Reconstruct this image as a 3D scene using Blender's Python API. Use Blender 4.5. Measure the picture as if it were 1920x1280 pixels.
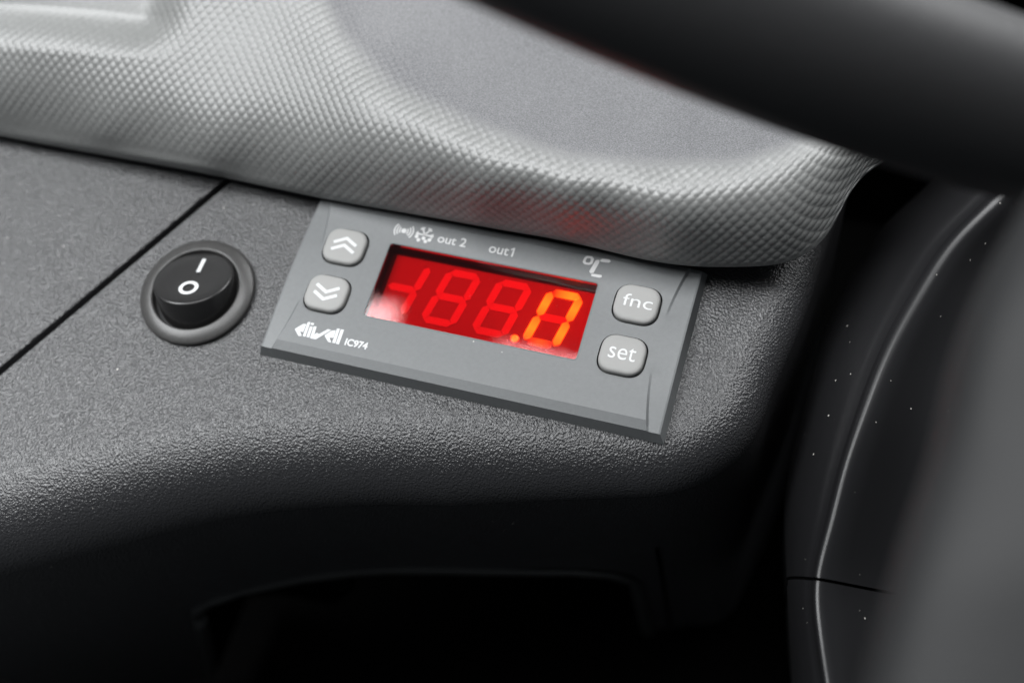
import bpy, bmesh, math, random
import numpy as np
from mathutils import Vector, Matrix

random.seed(7)
for o in list(bpy.data.objects):
    bpy.data.objects.remove(o)
scene = bpy.context.scene
COL = scene.collection
MM = 0.001          # everything below is written in millimetres, the scene is in metres
# axes: the flat of the console panel is z = 0, x runs along the controller, y up the dash

# ------------------------------------------------------------------ camera
cam_data = bpy.data.cameras.new('camera')
cam = bpy.data.objects.new('camera', cam_data)
COL.objects.link(cam)
scene.camera = cam
cam_right = Vector((0.950927, 0.281121, -0.129259))
cam_up = Vector((-0.199151, 0.875808, 0.439658))
cam_back = Vector((0.236803, -0.392341, 0.888815))
cm = Matrix((cam_right, cam_up, cam_back)).transposed().to_4x4()
cm.translation = Vector((61.121, -93.608, 203.270)) * MM
cam.matrix_world = cm
cam_data.sensor_fit = 'HORIZONTAL'
cam_data.sensor_width = 36.0
cam_data.lens = 45.0
cam_data.clip_start = 0.005
cam_data.clip_end = 50.0
cam_data.dof.use_dof = True
cam_data.dof.focus_distance = 0.220
cam_data.dof.aperture_fstop = 8.6
cam_data.dof.aperture_blades = 7

# ------------------------------------------------------------------ world and lamps
world = bpy.data.worlds.new('World')
scene.world = world
world.use_nodes = True
wb = world.node_tree.nodes['Background']
wb.inputs['Color'].default_value = (0.86, 0.93, 1.0, 1)
wb.inputs['Strength'].default_value = 0.10

def window_lamp(name, x0, x1, y0, y1, z, radiance, color):
    """a pane of daylight facing down, given by its extent at height z (m)"""
    L = bpy.data.lights.new(name, 'AREA')
    L.shape = 'RECTANGLE'
    L.size, L.size_y = x1 - x0, y1 - y0
    L.energy = radiance * math.pi * L.size * L.size_y
    L.color = color
    o = bpy.data.objects.new(name, L)
    o.location = ((x0 + x1) / 2, (y0 + y1) / 2, z)
    COL.objects.link(o)
    return o
# daylight from above the dash through the windscreen, and through the window left of it
window_lamp('windscreen_daylight', -0.27, 0.16, -0.02, 0.427, 1.0, 16.0, (0.98, 0.99, 1.0))
front = window_lamp('windscreen_front_daylight', -0.05, 0.85, 0.0, 0.9, 1.0, 7.5, (0.98, 0.99, 1.0))
front.location = (0.38, 1.0, 0.50)
front.rotation_euler = Vector((0.32, 0.85, 0.42)).to_track_quat('Z', 'Y').to_euler()
window_lamp('side_window_daylight', -0.98, -0.39, -0.28, 0.447, 1.0, 15.0, (0.97, 0.99, 1.0))

scene.view_settings.view_transform = 'Standard'
scene.view_settings.look = 'None'
scene.view_settings.gamma = 1.0
scene.view_settings.exposure = 0.0
scene.view_settings.use_curve_mapping = False
scene.render.engine = 'CYCLES'
scene.cycles.max_bounces = 8
scene.cycles.transparent_max_bounces = 12

# ------------------------------------------------------------------ measured shapes, mm
# dash pad: stations left to right, each a profile from the lower lip up over the rim, x y z in mm
PAD_NET = [
 [-122.65,16.25,3.00,-122.42,16.67,4.25,-122.40,17.33,5.49,-122.38,18.03,6.82,-122.39,18.79,8.17,-122.44,19.60,9.52,-122.57,20.47,10.83,-122.80,21.41,12.06,-123.13,22.44,13.22,-123.54,23.53,14.30,-124.02,24.68,15.34,-124.56,25.87,16.34,-125.15,27.10,17.30,-125.79,28.38,18.24,-126.46,29.68,19.16,-127.16,31.02,20.06,-127.89,32.38,20.95,-128.65,33.77,21.83,-129.43,35.18,22.70,-130.23,36.61,23.56,-131.05,38.07,24.41,-131.90,39.55,25.25,-132.77,41.05,26.09,-133.66,42.57,26.92,-134.57,44.11,27.74,-135.50,45.67,28.56,-136.45,47.25,29.37,-137.41,48.85,30.18,-138.40,50.46,30.98,-139.40,52.10,31.78,-140.42,53.75,32.58,-141.45,55.42,33.38,-142.49,57.11,34.17,-143.56,58.82,34.96,-144.63,60.54,35.75,-145.72,62.27,36.54],
 [-118.55,16.24,3.00,-118.28,16.63,4.31,-118.26,17.28,5.55,-118.23,17.99,6.88,-118.22,18.73,8.26,-118.24,19.53,9.64,-118.31,20.37,11.00,-118.47,21.28,12.30,-118.76,22.28,13.48,-119.14,23.37,14.58,-119.61,24.51,15.62,-120.14,25.71,16.61,-120.72,26.96,17.56,-121.35,28.24,18.48,-122.02,29.56,19.38,-122.72,30.90,20.27,-123.45,32.28,21.14,-124.20,33.68,22.00,-124.97,35.10,22.86,-125.76,36.54,23.70,-126.58,38.01,24.55,-127.41,39.49,25.38,-128.27,41.00,26.20,-129.15,42.53,27.02,-130.05,44.09,27.83,-130.97,45.66,28.63,-131.91,47.25,29.43,-132.86,48.86,30.22,-133.83,50.49,31.01,-134.82,52.14,31.80,-135.83,53.81,32.58,-136.85,55.50,33.36,-137.88,57.20,34.14,-138.93,58.92,34.92,-140.00,60.65,35.69,-141.07,62.40,36.47],
 [-114.49,16.23,3.00,-114.16,16.57,4.39,-114.11,17.22,5.66,-114.06,17.91,7.01,-114.05,18.66,8.38,-114.08,19.46,9.75,-114.16,20.32,11.09,-114.33,21.24,12.37,-114.58,22.23,13.58,-114.93,23.30,14.71,-115.36,24.43,15.76,-115.87,25.63,16.76,-116.43,26.87,17.72,-117.04,28.15,18.64,-117.69,29.47,19.54,-118.38,30.83,20.42,-119.09,32.21,21.28,-119.83,33.62,22.13,-120.59,35.05,22.98,-121.37,36.50,23.82,-122.17,37.97,24.65,-123.00,39.47,25.47,-123.84,40.99,26.28,-124.71,42.53,27.09,-125.60,44.09,27.88,-126.50,45.67,28.67,-127.43,47.28,29.46,-128.37,48.90,30.24,-129.34,50.55,31.01,-130.31,52.21,31.79,-131.31,53.89,32.55,-132.32,55.59,33.32,-133.34,57.31,34.09,-134.38,59.04,34.85,-135.43,60.79,35.61,-136.49,62.55,36.37],
 [-110.47,16.22,3.00,-110.12,16.56,4.41,-110.02,17.17,5.73,-109.93,17.84,7.13,-109.88,18.57,8.54,-109.91,19.37,9.91,-110.00,20.24,11.23,-110.19,21.18,12.48,-110.46,22.19,13.66,-110.82,23.27,14.77,-111.25,24.42,15.81,-111.74,25.62,16.81,-112.28,26.86,17.77,-112.86,28.14,18.70,-113.48,29.45,19.61,-114.14,30.80,20.50,-114.83,32.18,21.37,-115.55,33.59,22.22,-116.29,35.02,23.06,-117.06,36.48,23.89,-117.84,37.96,24.71,-118.65,39.46,25.52,-119.49,40.99,26.33,-120.34,42.54,27.12,-121.21,44.11,27.91,-122.11,45.71,28.69,-123.02,47.33,29.46,-123.95,48.96,30.22,-124.90,50.62,30.99,-125.87,52.30,31.74,-126.85,53.99,32.50,-127.85,55.71,33.25,-128.86,57.44,34.00,-129.89,59.18,34.75,-130.92,60.95,35.50,-131.97,62.73,36.25],
 [-106.47,16.22,3.00,-106.12,16.55,4.41,-106.02,17.17,5.73,-105.92,17.83,7.15,-105.83,18.54,8.60,-105.82,19.32,10.01,-105.91,20.18,11.34,-106.08,21.12,12.59,-106.36,22.15,13.75,-106.74,23.26,14.82,-107.19,24.43,15.82,-107.70,25.65,16.78,-108.24,26.90,17.73,-108.80,28.18,18.67,-109.39,29.48,19.59,-110.01,30.82,20.50,-110.67,32.19,21.38,-111.36,33.59,22.25,-112.07,35.03,23.09,-112.82,36.49,23.92,-113.59,37.97,24.74,-114.38,39.48,25.54,-115.20,41.02,26.34,-116.04,42.58,27.12,-116.90,44.16,27.90,-117.78,45.77,28.66,-118.68,47.40,29.42,-119.60,49.05,30.18,-120.54,50.72,30.93,-121.49,52.41,31.67,-122.46,54.12,32.41,-123.45,55.84,33.15,-124.45,57.59,33.88,-125.46,59.35,34.62,-126.48,61.13,35.36,-127.52,62.93,36.09],
 [-102.51,16.22,2.99,-102.09,16.51,4.49,-102.04,17.16,5.76,-101.98,17.85,7.12,-101.94,18.59,8.52,-101.93,19.38,9.92,-102.00,20.23,11.27,-102.15,21.17,12.54,-102.40,22.18,13.72,-102.74,23.27,14.81,-103.18,24.44,15.82,-103.69,25.67,16.77,-104.24,26.95,17.69,-104.80,28.24,18.61,-105.37,29.55,19.54,-105.96,30.88,20.45,-106.59,32.25,21.34,-107.25,33.64,22.22,-107.94,35.07,23.07,-108.66,36.53,23.90,-109.41,38.02,24.72,-110.18,39.53,25.52,-110.98,41.08,26.31,-111.80,42.64,27.09,-112.65,44.23,27.85,-113.51,45.85,28.61,-114.40,47.49,29.36,-115.31,49.15,30.10,-116.23,50.83,30.84,-117.17,52.53,31.57,-118.13,54.26,32.29,-119.11,56.00,33.02,-120.09,57.76,33.74,-121.09,59.54,34.46,-122.11,61.34,35.18,-123.13,63.15,35.90],
 [-98.57,16.23,2.98,-98.09,16.46,4.58,-98.05,17.13,5.83,-98.03,17.85,7.15,-98.03,18.62,8.49,-98.06,19.44,9.84,-98.15,20.31,11.16,-98.31,21.25,12.42,-98.54,22.26,13.61,-98.85,23.34,14.73,-99.25,24.50,15.77,-99.71,25.71,16.75,-100.23,26.97,17.69,-100.78,28.27,18.60,-101.35,29.59,19.50,-101.95,30.94,20.39,-102.57,32.32,21.28,-103.21,33.72,22.15,-103.88,35.15,23.00,-104.58,36.61,23.83,-105.31,38.10,24.65,-106.06,39.62,25.45,-106.84,41.16,26.23,-107.64,42.73,27.01,-108.47,44.33,27.77,-109.32,45.95,28.52,-110.19,47.60,29.26,-111.08,49.27,29.99,-111.99,50.96,30.71,-112.92,52.68,31.43,-113.86,54.42,32.14,-114.82,56.17,32.85,-115.80,57.95,33.56,-116.79,59.74,34.27,-117.79,61.56,34.97,-118.80,63.38,35.68],
 [-94.67,16.24,2.98,-94.10,16.41,4.69,-94.06,17.07,5.94,-94.04,17.80,7.25,-94.06,18.59,8.57,-94.12,19.43,9.88,-94.24,20.33,11.15,-94.42,21.29,12.38,-94.66,22.32,13.54,-94.98,23.41,14.65,-95.35,24.56,15.70,-95.79,25.77,16.69,-96.29,27.02,17.64,-96.82,28.32,18.55,-97.39,29.65,19.44,-97.98,31.01,20.32,-98.59,32.40,21.19,-99.22,33.81,22.05,-99.88,35.25,22.89,-100.56,36.71,23.72,-101.27,38.20,24.54,-102.00,39.72,25.34,-102.76,41.27,26.12,-103.54,42.85,26.89,-104.35,44.45,27.65,-105.18,46.07,28.39,-106.03,47.73,29.13,-106.90,49.40,29.85,-107.80,51.11,30.57,-108.71,52.83,31.27,-109.64,54.58,31.97,-110.59,56.35,32.67,-111.55,58.15,33.36,-112.53,59.96,34.05,-113.52,61.79,34.74,-114.52,63.63,35.43],
 [-90.79,16.26,2.98,-90.14,16.36,4.81,-90.07,17.00,6.11,-90.02,17.71,7.44,-90.04,18.49,8.77,-90.11,19.35,10.05,-90.26,20.28,11.28,-90.47,21.27,12.45,-90.74,22.32,13.57,-91.08,23.44,14.64,-91.47,24.61,15.65,-91.91,25.83,16.62,-92.40,27.10,17.55,-92.93,28.41,18.45,-93.49,29.75,19.34,-94.07,31.11,20.21,-94.67,32.51,21.06,-95.29,33.93,21.91,-95.94,35.37,22.75,-96.60,36.84,23.58,-97.29,38.33,24.39,-98.00,39.85,25.19,-98.74,41.40,25.97,-99.50,42.98,26.74,-100.28,44.58,27.50,-101.09,46.21,28.24,-101.92,47.87,28.97,-102.77,49.55,29.69,-103.64,51.26,30.40,-104.54,52.99,31.10,-105.45,54.75,31.79,-106.39,56.54,32.47,-107.34,58.34,33.15,-108.30,60.17,33.82,-109.28,62.02,34.49,-110.27,63.88,35.16],
 [-86.93,16.28,2.99,-86.24,16.34,4.90,-86.09,16.92,6.29,-85.98,17.58,7.71,-85.96,18.34,9.07,-86.04,19.20,10.34,-86.21,20.15,11.53,-86.46,21.18,12.64,-86.78,22.27,13.69,-87.15,23.43,14.69,-87.57,24.63,15.65,-88.04,25.89,16.57,-88.55,27.18,17.46,-89.08,28.51,18.33,-89.64,29.87,19.19,-90.22,31.24,20.04,-90.81,32.65,20.89,-91.42,34.07,21.74,-92.05,35.51,22.57,-92.69,36.98,23.40,-93.36,38.48,24.21,-94.06,40.00,25.01,-94.77,41.55,25.79,-95.51,43.13,26.56,-96.27,44.73,27.32,-97.05,46.36,28.06,-97.85,48.02,28.79,-98.68,49.71,29.51,-99.53,51.42,30.21,-100.40,53.16,30.91,-101.30,54.92,31.59,-102.21,56.71,32.26,-103.15,58.53,32.93,-104.10,60.37,33.59,-105.07,62.23,34.24,-106.05,64.12,34.89],
 [-83.10,16.30,3.00,-82.42,16.35,4.93,-82.20,16.88,6.41,-81.99,17.46,7.97,-81.90,18.17,9.42,-81.98,19.03,10.68,-82.17,20.00,11.82,-82.45,21.06,12.87,-82.81,22.20,13.86,-83.22,23.39,14.79,-83.68,24.63,15.68,-84.17,25.92,16.55,-84.71,27.25,17.38,-85.27,28.61,18.20,-85.84,30.00,19.02,-86.43,31.40,19.84,-87.01,32.81,20.68,-87.61,34.24,21.52,-88.21,35.68,22.35,-88.84,37.15,23.18,-89.49,38.65,23.99,-90.16,40.17,24.79,-90.85,41.72,25.57,-91.56,43.30,26.35,-92.30,44.90,27.10,-93.06,46.53,27.85,-93.83,48.19,28.59,-94.63,49.87,29.31,-95.46,51.58,30.01,-96.30,53.32,30.71,-97.17,55.08,31.39,-98.06,56.88,32.06,-98.97,58.70,32.72,-99.90,60.55,33.37,-100.86,62.42,34.01,-101.83,64.32,34.64],
 [-79.28,16.31,3.03,-78.47,16.25,5.17,-78.34,16.84,6.53,-78.21,17.49,7.97,-78.14,18.20,9.41,-78.16,19.03,10.73,-78.31,19.97,11.93,-78.56,21.01,13.00,-78.91,22.15,13.98,-79.32,23.35,14.89,-79.79,24.62,15.74,-80.30,25.93,16.56,-80.85,27.29,17.35,-81.44,28.69,18.12,-82.04,30.11,18.88,-82.64,31.55,19.65,-83.24,32.98,20.46,-83.82,34.42,21.28,-84.42,35.87,22.11,-85.03,37.34,22.93,-85.66,38.84,23.74,-86.31,40.37,24.54,-86.99,41.92,25.32,-87.68,43.50,26.09,-88.39,45.10,26.85,-89.11,46.72,27.61,-89.86,48.37,28.35,-90.63,50.04,29.08,-91.42,51.75,29.80,-92.23,53.48,30.50,-93.07,55.24,31.19,-93.93,57.03,31.86,-94.81,58.85,32.52,-95.71,60.69,33.17,-96.64,62.57,33.80,-97.59,64.48,34.43],
 [-75.49,16.32,3.07,-74.50,16.10,5.49,-74.43,16.74,6.76,-74.39,17.45,8.09,-74.37,18.22,9.43,-74.42,19.06,10.72,-74.55,20.00,11.92,-74.78,21.02,13.03,-75.09,22.14,14.03,-75.48,23.34,14.95,-75.94,24.61,15.80,-76.45,25.93,16.60,-77.01,27.31,17.36,-77.59,28.72,18.10,-78.20,30.16,18.82,-78.82,31.63,19.55,-79.43,33.10,20.30,-80.04,34.57,21.07,-80.65,36.06,21.86,-81.26,37.55,22.65,-81.88,39.06,23.45,-82.52,40.59,24.24,-83.18,42.15,25.02,-83.84,43.72,25.79,-84.53,45.32,26.56,-85.22,46.93,27.33,-85.94,48.57,28.08,-86.67,50.23,28.83,-87.42,51.92,29.56,-88.19,53.64,30.27,-88.99,55.39,30.98,-89.81,57.17,31.66,-90.66,58.98,32.33,-91.53,60.82,32.98,-92.43,62.69,33.62,-93.34,64.60,34.25],
 [-71.71,16.32,3.13,-70.55,15.94,5.83,-70.51,16.60,7.07,-70.50,17.33,8.34,-70.53,18.14,9.61,-70.62,19.02,10.83,-70.77,19.97,12.00,-71.00,21.01,13.08,-71.31,22.13,14.07,-71.69,23.33,14.98,-72.14,24.61,15.82,-72.64,25.94,16.61,-73.19,27.32,17.35,-73.78,28.75,18.06,-74.38,30.21,18.76,-75.01,31.70,19.45,-75.63,33.20,20.16,-76.26,34.71,20.87,-76.89,36.23,21.61,-77.52,37.76,22.36,-78.15,39.29,23.13,-78.78,40.84,23.89,-79.42,42.40,24.67,-80.06,43.98,25.44,-80.72,45.57,26.22,-81.39,47.18,27.00,-82.06,48.80,27.77,-82.75,50.45,28.54,-83.46,52.12,29.29,-84.19,53.81,30.03,-84.95,55.54,30.75,-85.73,57.30,31.46,-86.54,59.10,32.14,-87.37,60.93,32.80,-88.23,62.80,33.45,-89.11,64.69,34.08],
 [-67.95,16.30,3.20,-66.66,15.78,6.15,-66.61,16.43,7.40,-66.60,17.17,8.66,-66.65,17.99,9.89,-66.76,18.89,11.07,-66.94,19.88,12.18,-67.19,20.94,13.21,-67.52,22.09,14.16,-67.91,23.31,15.04,-68.37,24.60,15.85,-68.87,25.95,16.60,-69.42,27.35,17.31,-70.01,28.80,18.00,-70.61,30.28,18.66,-71.24,31.79,19.33,-71.88,33.31,19.99,-72.52,34.85,20.67,-73.16,36.41,21.36,-73.80,37.96,22.06,-74.43,39.53,22.79,-75.07,41.10,23.53,-75.70,42.67,24.29,-76.33,44.26,25.05,-76.96,45.85,25.83,-77.60,47.45,26.62,-78.24,49.06,27.41,-78.89,50.69,28.20,-79.55,52.33,28.99,-80.23,54.00,29.76,-80.94,55.70,30.52,-81.67,57.44,31.25,-82.43,59.21,31.95,-83.22,61.03,32.63,-84.05,62.89,33.28,-84.90,64.78,33.92],
 [-64.20,16.26,3.28,-62.87,15.66,6.36,-62.78,16.27,7.67,-62.74,16.99,8.97,-62.78,17.81,10.21,-62.90,18.72,11.36,-63.09,19.72,12.43,-63.37,20.82,13.41,-63.72,21.99,14.31,-64.13,23.24,15.13,-64.60,24.57,15.89,-65.12,25.95,16.59,-65.68,27.37,17.26,-66.27,28.84,17.91,-66.89,30.35,18.54,-67.51,31.88,19.17,-68.15,33.43,19.80,-68.80,35.00,20.44,-69.45,36.58,21.09,-70.09,38.16,21.76,-70.74,39.76,22.45,-71.37,41.35,23.15,-72.01,42.95,23.88,-72.63,44.55,24.64,-73.25,46.15,25.41,-73.86,47.75,26.20,-74.47,49.35,27.00,-75.08,50.96,27.82,-75.70,52.58,28.63,-76.33,54.23,29.44,-76.98,55.89,30.23,-77.65,57.59,31.01,-78.36,59.33,31.75,-79.10,61.12,32.46,-79.89,62.96,33.13,-80.71,64.85,33.75],
 [-60.47,16.18,3.37,-59.33,15.73,6.20,-59.15,16.26,7.65,-59.04,16.91,9.06,-59.04,17.69,10.36,-59.14,18.59,11.54,-59.32,19.59,12.62,-59.60,20.69,13.58,-59.95,21.88,14.45,-60.37,23.15,15.23,-60.86,24.50,15.94,-61.39,25.91,16.60,-61.97,27.38,17.22,-62.56,28.87,17.82,-63.18,30.40,18.42,-63.80,31.95,19.02,-64.44,33.52,19.62,-65.09,35.12,20.22,-65.74,36.72,20.83,-66.39,38.34,21.47,-67.04,39.96,22.12,-67.68,41.58,22.80,-68.31,43.20,23.50,-68.94,44.83,24.22,-69.56,46.45,24.97,-70.16,48.06,25.75,-70.74,49.66,26.56,-71.33,51.27,27.38,-71.92,52.88,28.21,-72.51,54.51,29.04,-73.11,56.15,29.86,-73.73,57.82,30.68,-74.38,59.52,31.46,-75.07,61.28,32.21,-75.81,63.09,32.90,-76.60,64.98,33.53],
 [-56.76,16.07,3.48,-56.06,16.00,5.61,-55.84,16.50,7.13,-55.67,17.09,8.67,-55.59,17.80,10.09,-55.61,18.63,11.39,-55.73,19.58,12.56,-55.95,20.64,13.59,-56.27,21.81,14.50,-56.66,23.07,15.30,-57.13,24.41,16.01,-57.65,25.83,16.65,-58.23,27.32,17.24,-58.83,28.84,17.80,-59.44,30.38,18.37,-60.07,31.96,18.94,-60.71,33.55,19.50,-61.36,35.17,20.07,-62.01,36.81,20.64,-62.67,38.45,21.24,-63.31,40.10,21.86,-63.95,41.75,22.51,-64.59,43.40,23.18,-65.21,45.05,23.87,-65.83,46.70,24.58,-66.44,48.34,25.33,-67.01,49.95,26.13,-67.58,51.57,26.94,-68.16,53.19,27.76,-68.74,54.83,28.58,-69.33,56.49,29.40,-69.92,58.15,30.22,-70.54,59.84,31.03,-71.18,61.57,31.80,-71.87,63.36,32.53,-72.63,65.25,33.17],
 [-53.06,15.93,3.60,-52.68,16.15,5.22,-52.51,16.69,6.66,-52.35,17.30,8.17,-52.24,17.98,9.65,-52.21,18.76,11.05,-52.26,19.65,12.32,-52.42,20.65,13.45,-52.67,21.77,14.44,-53.00,22.99,15.32,-53.42,24.31,16.08,-53.91,25.71,16.75,-54.45,27.18,17.35,-55.04,28.70,17.91,-55.65,30.27,18.45,-56.27,31.87,18.97,-56.92,33.49,19.50,-57.57,35.14,20.02,-58.23,36.81,20.55,-58.89,38.48,21.11,-59.54,40.16,21.69,-60.18,41.83,22.31,-60.80,43.50,22.96,-61.42,45.17,23.63,-62.03,46.83,24.33,-62.63,48.49,25.06,-63.22,50.14,25.81,-63.80,51.80,26.58,-64.39,53.48,27.34,-65.00,55.17,28.10,-65.61,56.88,28.86,-66.23,58.60,29.63,-66.85,60.34,30.39,-67.49,62.10,31.14,-68.17,63.91,31.86,-68.90,65.80,32.50],
 [-49.38,15.76,3.74,-49.07,16.04,5.24,-48.94,16.62,6.62,-48.82,17.26,8.07,-48.73,17.97,9.52,-48.70,18.75,10.91,-48.73,19.63,12.21,-48.85,20.61,13.39,-49.06,21.69,14.44,-49.35,22.87,15.37,-49.72,24.16,16.18,-50.17,25.53,16.90,-50.67,26.99,17.53,-51.23,28.51,18.09,-51.82,30.08,18.62,-52.44,31.70,19.12,-53.09,33.35,19.60,-53.74,35.03,20.09,-54.41,36.72,20.58,-55.07,38.43,21.08,-55.73,40.15,21.62,-56.37,41.85,22.19,-57.00,43.55,22.80,-57.60,45.23,23.47,-58.19,46.89,24.17,-58.77,48.56,24.88,-59.37,50.26,25.59,-59.98,51.98,26.28,-60.63,53.75,26.95,-61.29,55.54,27.59,-61.97,57.36,28.23,-62.65,59.19,28.88,-63.34,61.04,29.53,-64.03,62.91,30.18,-64.75,64.81,30.81,-65.51,66.77,31.39],
 [-45.73,15.58,3.87,-45.38,15.81,5.47,-45.24,16.38,6.87,-45.12,17.02,8.32,-45.04,17.74,9.76,-45.01,18.53,11.13,-45.05,19.41,12.42,-45.16,20.39,13.60,-45.35,21.47,14.65,-45.63,22.65,15.59,-45.98,23.93,16.42,-46.40,25.30,17.14,-46.88,26.74,17.78,-47.41,28.26,18.35,-47.98,29.84,18.87,-48.59,31.46,19.36,-49.22,33.13,19.82,-49.88,34.83,20.27,-50.54,36.56,20.71,-51.21,38.30,21.17,-51.87,40.05,21.66,-52.53,41.81,22.17,-53.18,43.56,22.71,-53.80,45.28,23.31,-54.39,46.98,23.98,-54.97,48.69,24.65,-55.58,50.42,25.32,-56.23,52.22,25.93,-56.95,54.11,26.45,-57.70,56.05,26.94,-58.46,58.01,27.42,-59.22,59.99,27.91,-59.99,61.98,28.42,-60.76,63.98,28.94,-61.54,66.00,29.45,-62.35,68.07,29.95],
 [-42.11,15.41,4.01,-41.68,15.55,5.79,-41.49,16.07,7.28,-41.34,16.67,8.80,-41.23,17.35,10.28,-41.19,18.14,11.67,-41.23,19.02,12.95,-41.35,20.01,14.10,-41.54,21.11,15.14,-41.82,22.30,16.05,-42.17,23.59,16.85,-42.58,24.97,17.55,-43.05,26.43,18.17,-43.58,27.96,18.72,-44.14,29.54,19.22,-44.72,31.17,19.70,-45.34,32.84,20.15,-45.97,34.55,20.58,-46.63,36.30,21.00,-47.30,38.08,21.41,-47.96,39.86,21.86,-48.62,41.64,22.33,-49.28,43.44,22.80,-49.95,45.26,23.28,-50.62,47.09,23.78,-51.30,48.95,24.28,-51.99,50.83,24.77,-52.72,52.77,25.22,-53.51,54.78,25.60,-54.32,56.85,25.94,-55.16,58.96,26.28,-55.99,61.07,26.64,-56.83,63.20,27.01,-57.66,65.33,27.41,-58.49,67.48,27.81,-59.33,69.64,28.23],
 [-38.53,15.28,4.13,-38.03,15.33,6.07,-37.78,15.76,7.71,-37.55,16.28,9.37,-37.41,16.92,10.93,-37.34,17.68,12.36,-37.37,18.55,13.66,-37.48,19.54,14.81,-37.68,20.64,15.81,-37.96,21.86,16.69,-38.31,23.16,17.46,-38.72,24.56,18.12,-39.19,26.04,18.70,-39.72,27.59,19.21,-40.28,29.21,19.67,-40.86,30.85,20.11,-41.45,32.52,20.57,-42.05,34.22,21.01,-42.68,35.97,21.42,-43.33,37.76,21.82,-44.00,39.58,22.20,-44.68,41.42,22.59,-45.38,43.30,22.96,-46.11,45.23,23.29,-46.89,47.25,23.56,-47.71,49.32,23.78,-48.55,51.44,23.99,-49.41,53.59,24.19,-50.29,55.77,24.39,-51.17,57.99,24.59,-52.07,60.22,24.80,-52.95,62.46,25.03,-53.83,64.71,25.30,-54.71,66.95,25.60,-55.57,69.20,25.92,-56.44,71.46,26.27],
 [-35.00,15.19,4.24,-34.46,15.17,6.29,-34.17,15.56,8.02,-33.89,16.02,9.79,-33.70,16.60,11.45,-33.59,17.30,12.97,-33.58,18.13,14.33,-33.66,19.09,15.52,-33.84,20.18,16.55,-34.10,21.38,17.44,-34.43,22.69,18.20,-34.83,24.09,18.85,-35.30,25.58,19.41,-35.82,27.15,19.87,-36.39,28.80,20.27,-36.98,30.49,20.65,-37.56,32.18,21.06,-38.16,33.90,21.47,-38.78,35.66,21.86,-39.43,37.48,22.20,-40.12,39.37,22.49,-40.85,41.31,22.74,-41.62,43.31,22.95,-42.43,45.40,23.08,-43.32,47.61,23.11,-44.27,49.91,23.06,-45.25,52.26,22.99,-46.24,54.64,22.93,-47.22,57.03,22.91,-48.18,59.41,22.93,-49.13,61.78,23.01,-50.06,64.15,23.13,-50.98,66.50,23.31,-51.88,68.84,23.53,-52.76,71.17,23.80,-53.63,73.50,24.10],
 [-31.50,15.15,4.34,-30.90,15.04,6.55,-30.63,15.44,8.26,-30.36,15.90,10.03,-30.14,16.44,11.76,-29.99,17.09,13.36,-29.93,17.86,14.81,-29.97,18.77,16.10,-30.09,19.80,17.21,-30.30,20.96,18.16,-30.60,22.23,18.97,-30.97,23.61,19.64,-31.41,25.08,20.20,-31.91,26.66,20.66,-32.48,28.33,21.02,-33.08,30.06,21.32,-33.71,31.85,21.59,-34.36,33.67,21.85,-35.03,35.53,22.09,-35.72,37.44,22.31,-36.48,39.45,22.44,-37.28,41.53,22.50,-38.12,43.69,22.52,-39.02,45.95,22.44,-40.01,48.33,22.25,-41.05,50.81,21.98,-42.12,53.37,21.68,-43.21,55.95,21.39,-44.28,58.54,21.16,-45.31,61.08,21.02,-46.31,63.59,20.97,-47.27,66.07,21.00,-48.21,68.52,21.09,-49.12,70.95,21.26,-50.01,73.35,21.48,-50.87,75.74,21.75],
 [-28.04,15.14,4.42,-27.40,14.95,6.79,-27.11,15.33,8.54,-26.84,15.77,10.34,-26.62,16.29,12.09,-26.45,16.92,13.73,-26.37,17.66,15.23,-26.37,18.53,16.58,-26.45,19.52,17.75,-26.63,20.64,18.76,-26.89,21.87,19.62,-27.22,23.22,20.33,-27.63,24.69,20.90,-28.12,26.27,21.34,-28.68,27.96,21.65,-29.32,29.78,21.83,-30.03,31.70,21.89,-30.78,33.70,21.89,-31.56,35.76,21.86,-32.37,37.88,21.80,-33.21,40.05,21.71,-34.08,42.28,21.59,-34.98,44.57,21.44,-35.93,46.96,21.22,-36.95,49.46,20.90,-38.02,52.06,20.51,-39.13,54.74,20.07,-40.26,57.47,19.64,-41.39,60.21,19.26,-42.47,62.91,18.96,-43.51,65.56,18.78,-44.51,68.16,18.70,-45.46,70.71,18.73,-46.38,73.21,18.84,-47.26,75.68,19.04,-48.11,78.12,19.30],
 [-24.61,15.15,4.51,-23.96,14.92,6.95,-23.63,15.23,8.82,-23.33,15.62,10.71,-23.09,16.12,12.50,-22.92,16.73,14.17,-22.83,17.46,15.69,-22.82,18.32,17.03,-22.90,19.31,18.22,-23.06,20.41,19.23,-23.30,21.64,20.09,-23.63,23.00,20.80,-24.04,24.48,21.33,-24.53,26.10,21.71,-25.12,27.86,21.92,-25.80,29.78,21.95,-26.59,31.87,21.77,-27.45,34.07,21.48,-28.36,36.36,21.14,-29.29,38.71,20.77,-30.23,41.09,20.41,-31.16,43.48,20.11,-32.09,45.88,19.85,-33.04,48.34,19.56,-34.04,50.89,19.20,-35.10,53.55,18.77,-36.21,56.31,18.27,-37.35,59.13,17.74,-38.50,61.99,17.25,-39.62,64.83,16.82,-40.70,67.62,16.51,-41.72,70.34,16.34,-42.67,72.97,16.31,-43.58,75.54,16.40,-44.44,78.05,16.58,-45.27,80.52,16.84],
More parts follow.
